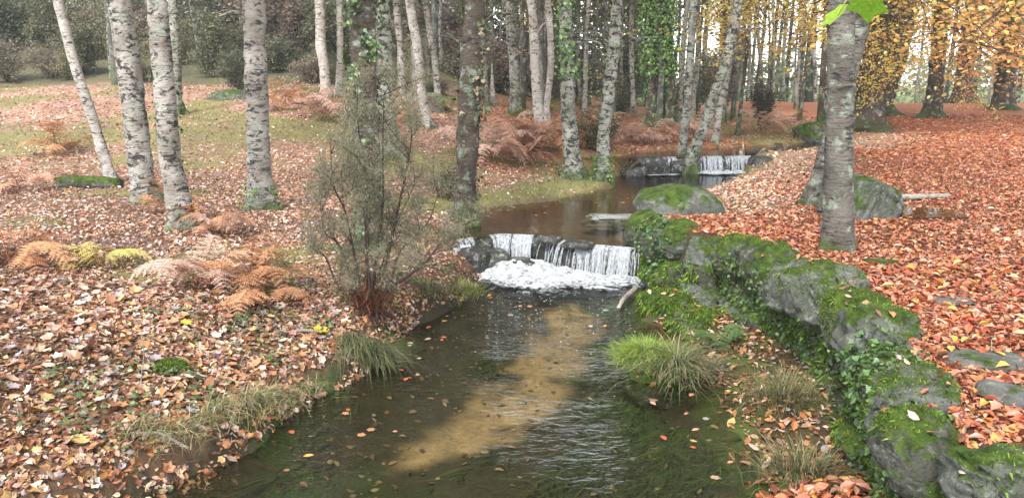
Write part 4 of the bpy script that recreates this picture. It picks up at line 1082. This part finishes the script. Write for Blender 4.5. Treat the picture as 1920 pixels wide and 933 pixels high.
# ------------------------------------------------------------------ bracken
def frond_mesh(seed, L=.7):
    rg = np.random.default_rng(seed); mb = MB(); n = 15
    t = np.linspace(0, 1, 18); path = np.stack([L * (t - .12 * t ** 3), .04 * np.sin(t * 3 + seed), L * (1.35 * t - 1.25 * t ** 2.0)], 1)
    mb.add(*tube(path, np.linspace(.004, .001, 18), 4), (.5, .35, .3))
    for i in range(n):
        f = .18 + .8 * i / (n - 1); p = np.array([np.interp(f, t, path[:, a]) for a in range(3)])
        pl = L * .34 * (1 - f) ** .75 * rg.uniform(.85, 1.15) + .012
        for s in (-1, 1):
            d = np.array([.45, s * .9, -.22 + rg.normal(0, .15)]); d /= np.linalg.norm(d); side = np.array([-s * d[1], s * d[0], 0]) * 1.0
            m = 7
            for j in range(m):
                g = (j + .5) / m; q = p + d * pl * g + [0, 0, -.1 * pl * g * g]; wl = pl * .26 * (1 - g) ** .8 + .006
                for ss in (-1, 1):
                    e = q + side * ss * wl + d * wl * .35 + [0, 0, rg.normal(-.1, .15) * wl]
                    mb.add([q - d * pl * .06, q + d * pl * .065, e], [np.array([[0, 1, 2]])], np.array([1, 1, 1]) * rg.uniform(.65, 1.15))
    return mb.mesh('frond', 'fern_frond')
FR = [frond_mesh(k) for k in (1, 2, 3)]
rgb = np.random.default_rng(31)
def fern(x, y, n, s, tint, label, group=None, name='bracken', flat=.0):
    root = empty(name, (x, y, float(hgt(x, y)) + .01)); tag(root, label, 'fern', group)
    s *= 1.5; tint = tuple(c * 1.35 for c in tint)
    for i in range(n):
        o = obj('frond', FR[rgb.integers(0, 3)], root, (rgb.normal(0, .05) * s, rgb.normal(0, .05) * s, rgb.uniform(0, .08) * s), (rgb.normal(0, .2), rgb.normal(.0 + flat, .25), i * 6.283 / n + rgb.normal(0, .3)), (s * rgb.uniform(.75, 1.15),) * 3)
        v = rgb.uniform(.75, 1.2); o.color = (tint[0] * v, tint[1] * v, tint[2] * v, 1)
OR, PK, YL, RD = (.45, .24, .13), (.50, .35, .28), (.52, .45, .15), (.42, .25, .18)
fern(-3.05, 7.55, 10, .72, PK, 'pinkish brown dead bracken clump sprawling beside the orange bracken', flat=.1)
fern(-2.62, 7.75, 12, .80, OR, 'orange dead bracken clump sprawling on the left bank', flat=.05)
fern(-2.45, 7.25, 9, .6, OR, 'smaller rusty bracken clump below the sprawling orange bracken', flat=.1)
fern(-4.30, 7.95, 10, .55, YL, 'bright yellow fern clump on the leafy bank')
fern(-5.25, 7.95, 11, .8, OR, 'rust orange bracken clump alone left of the yellow fern')
fern(-3.82, 9.85, 9, .62, OR, 'orange bracken leaning on the lichen streaked birch foot')
fern(-4.75, 10.6, 8, .55, OR, 'orange bracken between the thick birch and lichen streaked birch')
fern(-3.55, 9.4, 8, .55, PK, 'flattened pink bracken by the lichen streaked birch', flat=.15)
fern(-8.2, 13.0, 9, .7, (.5, .3, .2), 'faded bracken beyond the mossy log')
fern(-9.7, 17.0, 12, .9, OR, 'large orange bracken at the far left of the clearing')
for x, y in ((-4.5, 21.0), (-3.9, 21.6), (-5.1, 21.4), (-4.3, 22.6), (-5.8, 23.2), (-3.0, 22.0), (-6.4, 22.5)):
    c = int(rgb.integers(0, 3)); fern(x, y, 8, 1.1, [PK, RD, OR][c], ['pinkish', 'reddish', 'orange'][c] + ' withered bracken near the twin pale birches', 'bracken near twin birches')
for x, y in ((.2, 17.3), (-.2, 18.3), (.5, 18.2), (.95, 18.8), (.0, 19.6), (-.6, 17.6), (1.2, 20.4)):
    c = int(rgb.integers(0, 3)); fern(x, y, 9, 1.15, [PK, RD, OR][c], ['pinkish', 'reddish', 'orange'][c] + ' dead bracken behind the blotched bank birches', 'bracken behind the bank birches')
for x, y in ((3.6, 20.6), (4.3, 21.2), (4.9, 21.6), (3.0, 20.4), (2.7, 22.2), (5.6, 23.2), (7.4, 24.5), (8.6, 24.6)):
    c = int(rgb.integers(0, 3)); fern(x, y, 8, 1.0, [PK, RD, OR][c], ['pinkish', 'reddish', 'orange'][c] + ' dead bracken on the bank behind the far weir', 'bracken behind the far weir')
fern(1.98, 7.15, 9, .42, (.10, .17, .06), 'green fern growing at the foot of the mossy wall', name='fern')
fern(-1.95, 24.6, 8, 1.2, (.2, .22, .08), 'yellowish green fern clump beside the pale angular rock', name='fern')
fern(.9, 26.4, 8, 1.2, (.24, .22, .08), 'pale green fern clump near the fallen brown log', name='fern')

# ------------------------------------------------------------------ ivy on the wall
rgi = np.random.default_rng(17)
def ivy_patch(c, ext, n, size, label, pal=PAL_IVY, w=IVY5):
    """leaves laid on the wall stones near c"""
    c = np.array(c); ext = np.array(ext)
    root = empty('ivy', tuple(c)); tag(root, label, 'ivy')
    Ps, Ns = [], []
    for nm in wall_names + [h_.name for h_ in hum] + [b1.name]:
        W, F = STONE_SURF[nm]
        if np.linalg.norm((W.mean(0) - c) / (ext + .4)) > 1.3: continue
        P, N = surf_sample(W, F, 6000); m = (np.abs((P - c) / ext).max(1) < 1) & (N[:, 0] - .3 * N[:, 1] + .2 < .75); Ps.append(P[m]); Ns.append(N[m])
    P = np.vstack(Ps); N = np.vstack(Ns); q = np.linalg.norm((P - c) / ext, axis=1) + .5 * fbm(P[:, 0] * 5, P[:, 1] * 5, P[:, 2] * 5)
    i = np.where(q < .95)[0]; i = rng.choice(i, min(n, len(i)), replace=False)
    P, N = P[i] + N[i] * rng.uniform(.01, .06, (len(i), 1)), N[i] + [0, -.2, .45]
    mb = MB(); mb.add(*leaf_field(P - c, N, rng.uniform(.6, 1.3, len(i)) * size, pick(pal, w, len(i), .25), T_IVY, .6)); obj('leaves', mb.mesh('leaves', 'ivy_foliage'), root)
    mb = MB()
    for k in range(7):
        j = rng.choice(len(P), 5); pts = P[j][np.argsort(P[j][:, 2])] - c; mb.add(*tube(smooth_path(pts, 14), .003, 4), (.10, .07, .05))
    obj('stems', mb.mesh('stems', 'twig_bark', True), root)
ivy_patch((1.72, 9.3, -.3), (.36, .5, .4), 1100, .042, 'dark glossy ivy draped over the wall end at the weir')
ivy_patch((2.45, 8.0, -.3), (.4, .5, .35), 850, .036, 'ivy trailing down the wall by the mossy cap stones')
ivy_patch((2.45, 6.7, -.62), (.4, .7, .35), 700, .034, 'small leaved ivy low on the wall under the big capstone')
ivy_patch((2.42, 4.75, -.28), (.42, .5, .35), 1200, .044, 'lush bright ivy over the wall top opposite the sunk stone', PAL_IVY + [(.10, .19, .06)], [2, 3, 2, 2, 1, 2])
ivy_patch((2.15, 3.85, -.4), (.35, .45, .4), 1000, .04, 'ivy hanging over the near wall corner')
ivy_patch((2.3, 5.6, -.6), (.4, .5, .35), 480, .034, 'sparse ivy on damp stones in the middle of the wall')

ivy_patch((2.42, 7.35, -.45), (.4, .55, .4), 650, .036, 'ivy mat over the wall face above the green fern')
ivy_patch((2.2, 4.35, -.65), (.4, .5, .3), 500, .036, 'low ivy fringe beneath the bright wall top ivy')

# ------------------------------------------------------------------ grass
def tussock(x, y, n, rad, hmin, hmax, pal, w, label, name='grass_tussock', z=None, lean=.7, droop=.7, dirs=None, wid=.006, group=None):
    z = float(hgt(x, y)) if z is None else z
    P = np.stack([rng.normal(0, rad * .5, n), rng.normal(0, rad * .5, n), np.zeros(n)], 1)
    rr = np.hypot(P[:, 0], P[:, 1]); P[:, 2] = .5 * rad * np.exp(-(rr / rad) ** 2 * 1.5) - .03
    a = np.arctan2(P[:, 1], P[:, 0]) + rng.normal(0, .6, n) if dirs is None else rng.normal(dirs[0], dirs[1], n)
    V, F, C = blades(P, rng.uniform(hmin, hmax, n), np.full(n, wid) * rng.uniform(.6, 1.2, n), pick(pal, w, n, .2), lean, a, droop)
    o = obj(name, mk_mesh(name, V, F, C, 'grass'), None, (x, y, z)); tag(o, label, 'grass', group); return o
GRN = [(.20, .33, .05), (.28, .40, .07), (.13, .20, .04), (.36, .34, .11)]
STR = [(.42, .36, .19), (.33, .28, .13), (.22, .22, .08), (.5, .44, .28)]
OLG = [(.12, .14, .06), (.17, .18, .08), (.08, .10, .05), (.26, .24, .13)]
isl = boulder((1.30, 6.62, -1.04), (.55, .55, .36), .2, 'moss_stone', 'low earth hummock under the bright grass tussock in the stream', name='earth_hummock', box=.9, rough=.2)
tussock(1.20, 6.66, 1900, .21, .08, .24, GRN, [3, 3, 2, 1.2], 'bright green grass tussock on a hummock at the stream edge', z=-.78, lean=.9, droop=.9)
tussock(1.43, 6.5, 800, .24, .18, .38, OLG + [(.4, .33, .2)], [2, 2, 2, 2, 2], 'dull straw and olive grass drooping behind the bright tussock', z=-.82, lean=1.1, droop=1.1)
tussock(-1.30, 6.95, 500, .16, .25, .5, OLG, [2, 2, 2, 1], 'long grey green sedge hanging into the water under the heath shrub', 'sedge', lean=.8, droop=1.6, dirs=(-.9, .6))
tussock(-1.45, 6.72, 350, .14, .2, .4, OLG, [2, 2, 2, 1], 'drooping sedge clump left of the hanging sedge at the waterline', 'sedge', lean=.9, droop=1.5, dirs=(-1.4, .5))
for i, (x, y) in enumerate(((-1.72, 6.02), (-1.86, 5.7), (-1.95, 5.4), (-2.02, 5.15), (-2.12, 4.98), (-2.25, 4.85), (-1.9, 5.55), (-2.42, 4.75))):
    tussock(x, y, 190, .2, .08, .26, STR + OLG, [2, 2, 2, 1, 1, 1, 1, 1], 'straw coloured grass bending over the left waterline', lean=1.0, droop=1.0, dirs=(-.6, 1.3), wid=.005, group='straw grass along the left waterline')
tussock(-.62, 9.0, 500, .25, .1, .22, STR + GRN[:2], [1, 1, 2, 1, 2, 2], 'yellow green grass clump on the bank beside the plunge pool')
tussock(-.95, 8.4, 400, .22, .1, .25, OLG + [(.3, .28, .1)], [2, 2, 1, 2, 2], 'olive grass clump on the bank right of the heath shrub')
tussock(2.05, 5.6, 420, .25, .15, .38, OLG + [(.3, .2, .1)], [2, 2, 2, 1, 2], 'rusty olive grass fringe at the foot of the wall')
tussock(1.85, 4.6, 420, .25, .15, .35, OLG + [(.3, .2, .1)], [2, 2, 2, 1, 2], 'rusty grass clump in the shallow corner below the wall')
# short turf where the leaf cover opens
n = 60000
r = 9 + 27 * rng.random(n) ** 1.4; th = rng.uniform(-.72, .72, n); x = r * np.sin(th); y = r * np.cos(th)
g = grassiness(x, y); m = (rng.random(n) < g) & ((x < xl(y) - .05) | (x > xr(y) + .05)) & (y < 36); x, y = x[m], y[m]
V, F, C = blades(np.stack([x, y, hgt(x, y) - .01], 1), rng.uniform(.05, .13, len(x)) * (1 + y * .012), .006 + y * .0004, pick([(.28, .27, .10), (.20, .22, .07), (.38, .33, .16), (.15, .18, .06)], [3, 2, 2, 2], len(x), .2), .8)
tag(obj('turf', mk_mesh('turf', V, F, C, 'grass')), 'short yellow green grass showing through the leaf cover', 'grass', kind='stuff')

# ------------------------------------------------------------------ leaf litter
n = 310000
r = np.where(rng.random(n) < .34, np.sqrt(rng.uniform(2.6 ** 2, 8.5 ** 2, n)), 8.5 * (32 / 8.5) ** (rng.random(n) ** .95)); th = rng.uniform(-.80, .80, n)
x = r * np.sin(th); y = r * np.cos(th)
land = (x < xl(y) - .02) | (x > xr(y) + .08)
z = hgt(x, y)
steep = gnormal(x, y)[:, 2]
onwall = (y < 10) & (x > xr(y)) & (x < xw(y) + .12)
front = ((y < 3.5) & (x > 1.7)) | (np.hypot(x - 5.15, y - 9.75) < .5)
g = grassiness(x, y)
keep = land & (rng.random(n) > g * .9) & (steep > .45) & ~(onwall & (rng.random(n) > .30)) & (~front | (rng.random(n) < .4))
keep &= ~((x < xl(y)) & (y > 9) & (rng.random(n) < .12))
x, y, z, r = x[keep], y[keep], z[keep], r[keep]
zn = zone(x, y, rng.random(len(x)))
C = zone_col(zn)
tone = 1 + np.where(zn == 0, .22, .5) * fbm(x * .9, y * .9, 6.0, 3)               # older, wetter drifts among fresh leaf fall
C = np.clip(C * tone[:, None], .01, .8)
sz = np.clip(rng.lognormal(-.12, .3, len(x)), .45, 1.7) * np.where(zn == 0, .055, .050) * (1 + .5 * sstep(r, 8, 26))
maple = (x < xl(y)) & (y < 7.5) & (rng.random(len(x)) < .18)
P = np.stack([x, y, z + rng.uniform(-.008, .032, len(x))], 1); N = gnormal(x, y)
mb = MB()
q = ~maple; mb.add(*leaf_field(P[q], N[q], sz[q], C[q], T_BEECH, .75, (.2, 3.2)))
q = maple; mb.add(*leaf_field(P[q], N[q], sz[q] * 1.25, C[q], T_MAPLE, .7, (1.0, 5.0)))
tag(obj('leaf_litter', mb.mesh('leaf_litter', 'fallen_leaves')), 'thick carpet of fallen autumn leaves over both banks', 'leaves', kind='stuff')

# fine twigs fallen among the leaves
mb = MB(); cnt = 0
while cnt < 420:
    r_ = rng.uniform(3.4, 15); t_ = rng.uniform(-.66, .66); x_, y_ = r_ * math.sin(t_), r_ * math.cos(t_)
    if xl(y_) - .1 < x_ < xr(y_) + .1 or (y_ < 10 and xr(y_) < x_ < xw(y_) + .2) or y_ < 3.5: continue
    L = rng.uniform(.08, .45); a_ = rng.uniform(0, 6.28); d_ = np.array([math.cos(a_), math.sin(a_), 0]) * L
    q = [np.array([x_, y_, 0]) + d_ * f_ + np.append(rng.normal(0, .02 * L * 4, 2), 0) for f_ in (0, .5, 1)]
    for p_ in q: p_[2] = float(hgt(p_[0], p_[1])) + .03
    w_ = rng.uniform(.0015, .004); cc = pick([(.16, .12, .09), (.30, .26, .22), (.08, .06, .05)], [1, 1, 1], 1)[0]
    mb.add(*tube(smooth_path(q, 5), np.linspace(w_, w_ * .5, 5), 4), cc); cnt += 1
tag(obj('twig_litter', mb.mesh('twig_litter', 'twig_bark', True)), 'fine twigs fallen among the leaves of both banks', 'twigs', kind='stuff')

# leaf heap at the foot of the wall, on stones and on hummocks
def heap(c, sp, n, pal, w, size, name, label):
    P = np.array(c) + rng.normal(0, 1, (n, 3)) * np.array(sp); g_ = hgt(P[:, 0], P[:, 1]); rr = np.hypot((P[:, 0] - c[0]) / sp[0], (P[:, 1] - c[1]) / sp[1])
    P[:, 2] = g_ + .01 + rng.random(n) * sp[2] * np.exp(-rr ** 2 / 2)
    mb = MB(); mb.add(*leaf_field(P, np.tile([0, 0, 1.0], (n, 1)), rng.uniform(.7, 1.3, n) * size, pick(pal, w, n), T_BEECH, .9))
    tag(obj(name, mb.mesh(name, 'fallen_leaves')), label, 'leaves', kind='stuff')
heap((1.78, 4.25, 0), (.24, .16, .20), 520, P_RED, W_RED, .09, 'leaf_heap', 'heap of red brown leaves caught below the wall')
heap((1.95, 7.4, 0), (.22, .5, .05), 130, P_BROWN, W_BROWN, .075, 'leaf_heap', 'fallen leaves gathered on the ledge under the wall')
heap((1.8, 5.2, 0), (.2, .5, .04), 90, P_BROWN, W_BROWN, .08, 'leaf_heap', 'brown leaves in the muddy corner under the ivy')
mb = MB()
for nm in [h_.name for h_ in hum] + [isl.name] + wall_names[:15] + [b1.name]:
    W, F = STONE_SURF[nm]; P, N = surf_sample(W, F, 60); m = (N[:, 2] > .7) & (rng.random(60) < (.6 if nm != b1.name else .15)); P, N = P[m], N[m]
    if len(P): mb.add(*leaf_field(P + [0, 0, .02], N, rng.uniform(.7, 1.2, len(P)) * .075, pick(P_BROWN + P_RED[:2], W_BROWN + [2, 2], len(P)), T_BEECH, .5))
tag(obj('scattered_leaves', mb.mesh('scattered_leaves', 'fallen_leaves')), 'loose leaves lying on the mossy stones and hummocks', 'leaves', kind='stuff')

# the leaves one can pick out singly, lying on top
LM = []
for tm, nm in ((T_BEECH, 'beech'), (T_MAPLE, 'maple')):
    tv, tf = tm
    for v in range(2):
        V = tv.copy(); V[:, 2] *= 2.2 + 1.5 * v
        LM.append([mk_mesh('leaf', V, [tf], np.tile(c_, (len(V), 1)), 'fallen_leaves') for c_ in
                   ([(.50, .13, .06), (.42, .09, .04), (.55, .25, .16), (.58, .33, .07)] if nm == 'beech' else [(.54, .42, .33), (.38, .19, .09), (.29, .24, .25), (.46, .29, .12), (.42, .26, .18), (.25, .11, .05)])])
cnt = 0
while cnt < 150:
    x = random.uniform(2.3, 4.6); y = random.uniform(3.4, 7.0)
    if x < float(xw(y)) + .25 or x / y > .70: continue
    ms = LM[random.randint(0, 1)]; s = random.uniform(.07, .095); N = gnormal(np.array([x]), np.array([y]))[0]
    obj('leaf', random.choice(ms), ground, (x, y, float(hgt(x, y)) + .045), (random.gauss(0, .25), random.gauss(0, .25), random.uniform(0, 6.28)), (s, s, s)); cnt += 1
while cnt < 290:
    x = random.uniform(-4.6, -1.6); y = random.uniform(4.3, 7.4)
    if x > float(xl(y)) - .2 or x / y < -.70: continue
    ms = LM[random.randint(2, 3)]; s = random.uniform(.07, .105)
    obj('leaf', random.choice(ms), ground, (x, y, float(hgt(x, y)) + .05), (random.gauss(0, .3), random.gauss(0, .3), random.uniform(0, 6.28)), (s, s, s)); cnt += 1
yl = mk_mesh('leaf', T_MAPLE[0] * [1, 1, 1.5], [T_MAPLE[1]], np.tile((.50, .36, .04), (13, 1)), 'fallen_leaves')
for x, y, s in ((-1.72, 6.72, .14), (-2.75, 6.35, .10)):
    o = obj('leaf', yl, ground, (x, y, max(float(hgt(x, y)), Z1) + .05), (.3, .1, 1.0), (s, s, s)); o['label'] = 'bright yellow maple leaf'
for i in range(48):                                   # leaves afloat
    y = random.uniform(4.6, 9.3); a, b = float(xl(y)), float(xr(y)); e = random.random() ** 2 * .8
    x = a + .12 + e if random.random() < .5 else b - .12 - e * .8
    s = random.uniform(.04, .085)
    obj('leaf', random.choice(LM[0] + LM[2]), lower, (x, y, Z1 + .006), (random.gauss(0, .05), random.gauss(0, .05), random.uniform(0, 6.28)), (s, s, s * .3))
for i in range(14):
    y = random.uniform(11.3, 16); a, b = float(xl(y)), float(xr(y)); x = random.uniform(a + .2, b - .2); s = random.uniform(.06, .10)
    obj('leaf', random.choice(LM[0] + LM[2]), upper, (x, y, Z2 + .006), (0, 0, random.uniform(0, 6.28)), (s, s, s * .3))

# leaves and pebbles sunk on the bed
n = 420; y = rng.uniform(4.3, 9.4, n); x = xl(y) + .1 + (xr(y) - xl(y) - .2) * rng.random(n)
mb = MB(); mb.add(*leaf_field(np.stack([x, y, hgt(x, y) + .012], 1), gnormal(x, y), rng.uniform(.04, .08, n), pick([(.16, .10, .05), (.25, .16, .08), (.10, .07, .035), (.32, .22, .11)], [2, 2, 2, 1], n), T_BEECH, .4))
tag(obj('sunken_leaves', mb.mesh('sunken_leaves', 'fallen_leaves')), 'brown leaves sunk on the stream bed', 'leaves', kind='stuff')
n = 70; y = rng.uniform(5.0, 9.6, n); x = xl(y) + .15 + (xr(y) - xl(y) - .3) * rng.random(n); V0, F0 = ICO[2]; mb = MB()
for x_, y_ in zip(x, y):
    d_ = rng.uniform(.008, .026) * np.array([1, rng.uniform(.7, 1.3), .6]); mb.add(V0 * d_ * (1 + .2 * rng.normal(0, 1, (len(V0), 1)) * .4) + [x_, y_, float(hgt(x_, y_)) + d_[2] * .3], [F0], pick([(.14, .12, .08), (.22, .18, .11), (.08, .075, .05)], [1, 1, 1], 1)[0])
tag(obj('pebbles', mb.mesh('pebbles', 'twig_bark', True)), 'small brown pebbles scattered on the stream bed', 'pebbles', kind='stuff')

# water weed trailing on the bed
n = 5200
y = rng.uniform(4.3, 9.2, n); x = xl(y) + (xr(y) - xl(y)) * rng.random(n)
q = fbm(x * 1.1, y * .8, 11.0, 3); sx = np.interp(y, SAND[:, 0], SAND[:, 1])
m = (q > .02) & (np.abs(x - sx) > .42) & (x > xl(y) + .1) & (x < xr(y) - .1); x, y = x[m], y[m]
V, F, C = blades(np.stack([x, y, hgt(x, y)], 1), rng.uniform(.10, .22, len(x)), np.full(len(x), .012), pick([(.06, .10, .025), (.08, .12, .03), (.05, .08, .02), (.09, .09, .035)], [3, 2, 3, 1], len(x), .25), 1.7, rng.normal(-2.0, .35, len(x)), .3)
V[:, 2] = np.minimum(V[:, 2], Z1 - .10)
tag(obj('water_weed', mk_mesh('water_weed', V, F, C, 'grass')), 'green weed trailing under the clear stream water', 'weed', kind='stuff')

# ------------------------------------------------------------------ logs, sticks, stumps
def stick(name, pts, r0, r1, mat, label, cat, rough=.12, segs=9, n=18, colr=(1, 1, 1)):
    P = smooth_path(pts, n); c = P[0].copy(); mb = MB(); mb.add(*tube(P - c, np.linspace(r0, r1, n), segs, rough, 9), colr)
    o = obj(name, mb.mesh(name, mat, True), None, tuple(c)); tag(o, label, cat); return o
stick('log', [(5.38, 10.86, .045), (5.75, 10.9, .05), (6.12, 10.95, .055)], .042, .036, 'dead_bark', 'short pale birch log lying on red leaves by the puddle', 'log')
stick('log', [(-7.75, 13.35, -.10), (-7.2, 13.3, -.06), (-6.6, 13.2, -.08)], .12, .10, 'moss_stone', 'moss covered log beside the slim pale birch', 'log', .2)
stick('log', [(.35, 25.6, .18), (1.0, 25.5, .16), (1.7, 25.4, .05)], .13, .09, 'rotten_bark', 'brown rotten log among red bracken', 'log', .2)
stick('log', [(5.6, 18.95, -.1), (6.1, 18.9, -.05), (6.75, 18.75, .02)], .09, .06, 'rotten_bark', 'dark waterlogged log across the edge of the far pool', 'log', .2)
stick('stump', [(6.3, 18.8, -.12), (6.32, 18.8, .0), (6.33, 18.82, .13)], .11, .09, 'rotten_bark', 'small black stump beside the waterlogged log', 'stump', .25)
stick('stick', [(1.22, 8.66, -.89), (1.33, 8.98, -.87), (1.52, 9.3, -.83)], .022, .034, 'dead_bark', 'white dead stick resting on the water below the weir', 'stick')
stick('stick', [(2.55, 17.55, -.45), (2.7, 17.5, -.25), (2.85, 17.6, -.18), (3.1, 17.7, -.14)], .05, .03, 'rotten_bark', 'dark crooked root reaching into the pool at the far weir', 'stick')
stick('stick', [(-2.02, 6.62, -.52), (-1.86, 6.66, -.50), (-1.7, 6.72, -.54)], .018, .012, 'dead_bark', 'short grey birch stick by the yellow maple leaf', 'stick')
stick('twig', [(-2.62, 5.2, -.50), (-2.60, 5.22, -.34), (-2.58, 5.24, -.2), (-2.59, 5.26, -.05)], .006, .003, 'dead_bark', 'thin pale twig standing upright in the bank leaves', 'twig', segs=5)
stick('stick', [(-2.45, 4.72, -.56), (-2.3, 4.75, -.57), (-2.1, 4.72, -.66)], .014, .009, 'dead_bark', 'thin grey stick lying near the straw grass', 'stick', segs=6)
stick('stick', [(-6.3, 13.3, .0), (-5.9, 13.6, .3), (-5.5, 13.9, .32)], .012, .006, 'dead_bark', 'bare curved stick behind the thick rough birch', 'stick', segs=6)

# low green things on the near left bank
mc_ = stone('moss_cushion', (-2.62, 5.62, -.47), (.30, .22, .13), .3, 'moss_stone', None, box=.9, rough=.15, sub=3); tag(mc_, 'bright green moss cushion among brown leaves on the left bank', 'moss')
mb = MB(); moss_on([mc_.name], 5000, mb, -2, .012, .03)
me = mb.mesh('moss', 'moss_pile'); me.transform(Matrix.LocRotScale(mc_.location, mc_.rotation_euler, None).inverted()); tag(obj('moss', me, mc_), kind='stuff')
mb = MB()
for i in range(85):
    y = random.uniform(4.6, 9.5); x = float(xl(y)) - .25 - abs(random.gauss(0, .9))
    n = random.randint(10, 26); P = np.stack([x + rng.normal(0, .07, n), y + rng.normal(0, .07, n), rng.uniform(.02, .08, n)], 1); P[:, 2] += hgt(P[:, 0], P[:, 1])
    mb.add(*leaf_field(P, np.tile([0, -.2, 1.0], (n, 1)), rng.uniform(.7, 1.2, n) * .038, pick(PAL_IVY + OLG, [2, 3, 2, 2, 1, 1, 1, 1, 1], n), T_IVY, .6))
tag(obj('ivy_ground_cover', mb.mesh('ivy_ground_cover', 'ivy_foliage')), 'small ivy leaves creeping through the litter of the left bank', 'ivy', kind='stuff')

# puddle on the path
a = np.linspace(0, 2 * np.pi, 40, endpoint=False); rr = 1 + .3 * fbm(np.cos(a) * 1.5, np.sin(a) * 1.5, 3.0)
pc = np.array([5.15, 9.75]); pz = float(np.max(hgt(pc[0] + .3 * np.cos(a), pc[1] + .3 * np.sin(a)))) + .03
V = np.vstack([[[0, 0, 0]], np.stack([.42 * rr * np.cos(a), .42 * rr * np.sin(a), 0 * a], 1)])
pd = obj('puddle', mk_mesh('puddle', V, [np.array([[0, 1 + k_, 1 + (k_ + 1) % 40] for k_ in range(40)])], None, 'puddle_water'), None, (pc[0], pc[1], pz)); tag(pd, 'shallow puddle on the leafy path', kind='structure')

# ------------------------------------------------------------------ maple sapling whose twig hangs into the picture
mp = empty('maple_sapling', (3.1, 1.3, float(hgt(3.1, 1.3)))); tag(mp, 'bright green maple twig hanging in from above', 'tree')
o0 = np.array(mp.location)
mb = MB(); mb.add(*tube(smooth_path([(0, 0, -.2), (.03, 0, 1.2), (-.02, .03, 2.6), (.05, 0, 4.2)], 20), np.linspace(.05, .015, 20), 10, .08, 6)); obj('trunk', mb.mesh('trunk', 'lichen_bark', True), mp)
tw = smooth_path([(3.08, 1.32, 2.5), (2.4, 1.5, 2.75), (1.6, 1.75, 2.55), (1.05, 1.86, 2.15), (.83, 1.88, 1.98)], 24)
mb = MB(); mb.add(*tube(tw - o0, np.linspace(.016, .003, 24), 7), (.12, .09, .05)); obj('branch', mb.mesh('branch', 'twig_bark', True), mp)
gl = [mk_mesh('leaf', T_MAPLE[0] * [1, 1, 1.3], [T_MAPLE[1]], np.tile(c_, (13, 1)), 'foliage') for c_ in ((.26, .46, .035), (.22, .40, .04), (.32, .5, .06))]
for x, y, z, s, rx, ry, rz in [(.80, 1.86, 1.86, .095, .2, .9, 1.0), (.745, 1.88, 1.835, .075, -.5, .7, 2.6), (.86, 1.9, 1.90, .085, .5, .6, -.3), (1.0, 1.88, 2.06, .10, .2, .5, .6), (1.3, 1.8, 2.34, .10, .3, .4, 2.0), (1.7, 1.7, 2.5, .1, .1, .5, 1.0), (1.15, 1.95, 2.2, .1, -.3, .5, 4.0)]:
    o = obj('leaf', gl[random.randint(0, 2)], mp, np.array((x, y, z)) - o0, (rx, ry, rz), (s, s, s))
    t_ = tw[np.argmin(np.linalg.norm(tw - np.array((x, y, z)), axis=1))] - o0
    q = np.array((x, y, z)) - o0
    mb = MB(); mb.add(*tube(np.linspace(t_, q, 4), .0012, 4), (.3, .3, .08)); obj('leaf_stalk', mb.mesh('leaf_stalk', 'twig_bark'), mp)

# ------------------------------------------------------------------ damp air
V = np.array([(x, y, z) for x in (-135, 135) for y in (-28, 165) for z in (-6, 42)], float)
hz = bpy.data.materials.new('damp_air'); hz.use_nodes = True
nt = hz.node_tree; nt.nodes.remove(nt.nodes['Principled BSDF'])
pv = nt.nodes.new('ShaderNodeVolumePrincipled'); pv.inputs['Color'].default_value = (.86, .93, .95, 1); pv.inputs['Density'].default_value = .0013; pv.inputs['Anisotropy'].default_value = .2
nt.links.new(pv.outputs[0], nt.nodes['Material Output'].inputs['Volume'])
MATS['damp_air'] = hz
tag(obj('haze', mk_mesh('haze', V, [np.array([[0, 1, 3, 2], [4, 6, 7, 5], [0, 4, 5, 1], [2, 3, 7, 6], [0, 2, 6, 4], [1, 5, 7, 3]])], None, 'damp_air')), 'thin damp haze hanging in the wood', 'haze', kind='stuff')
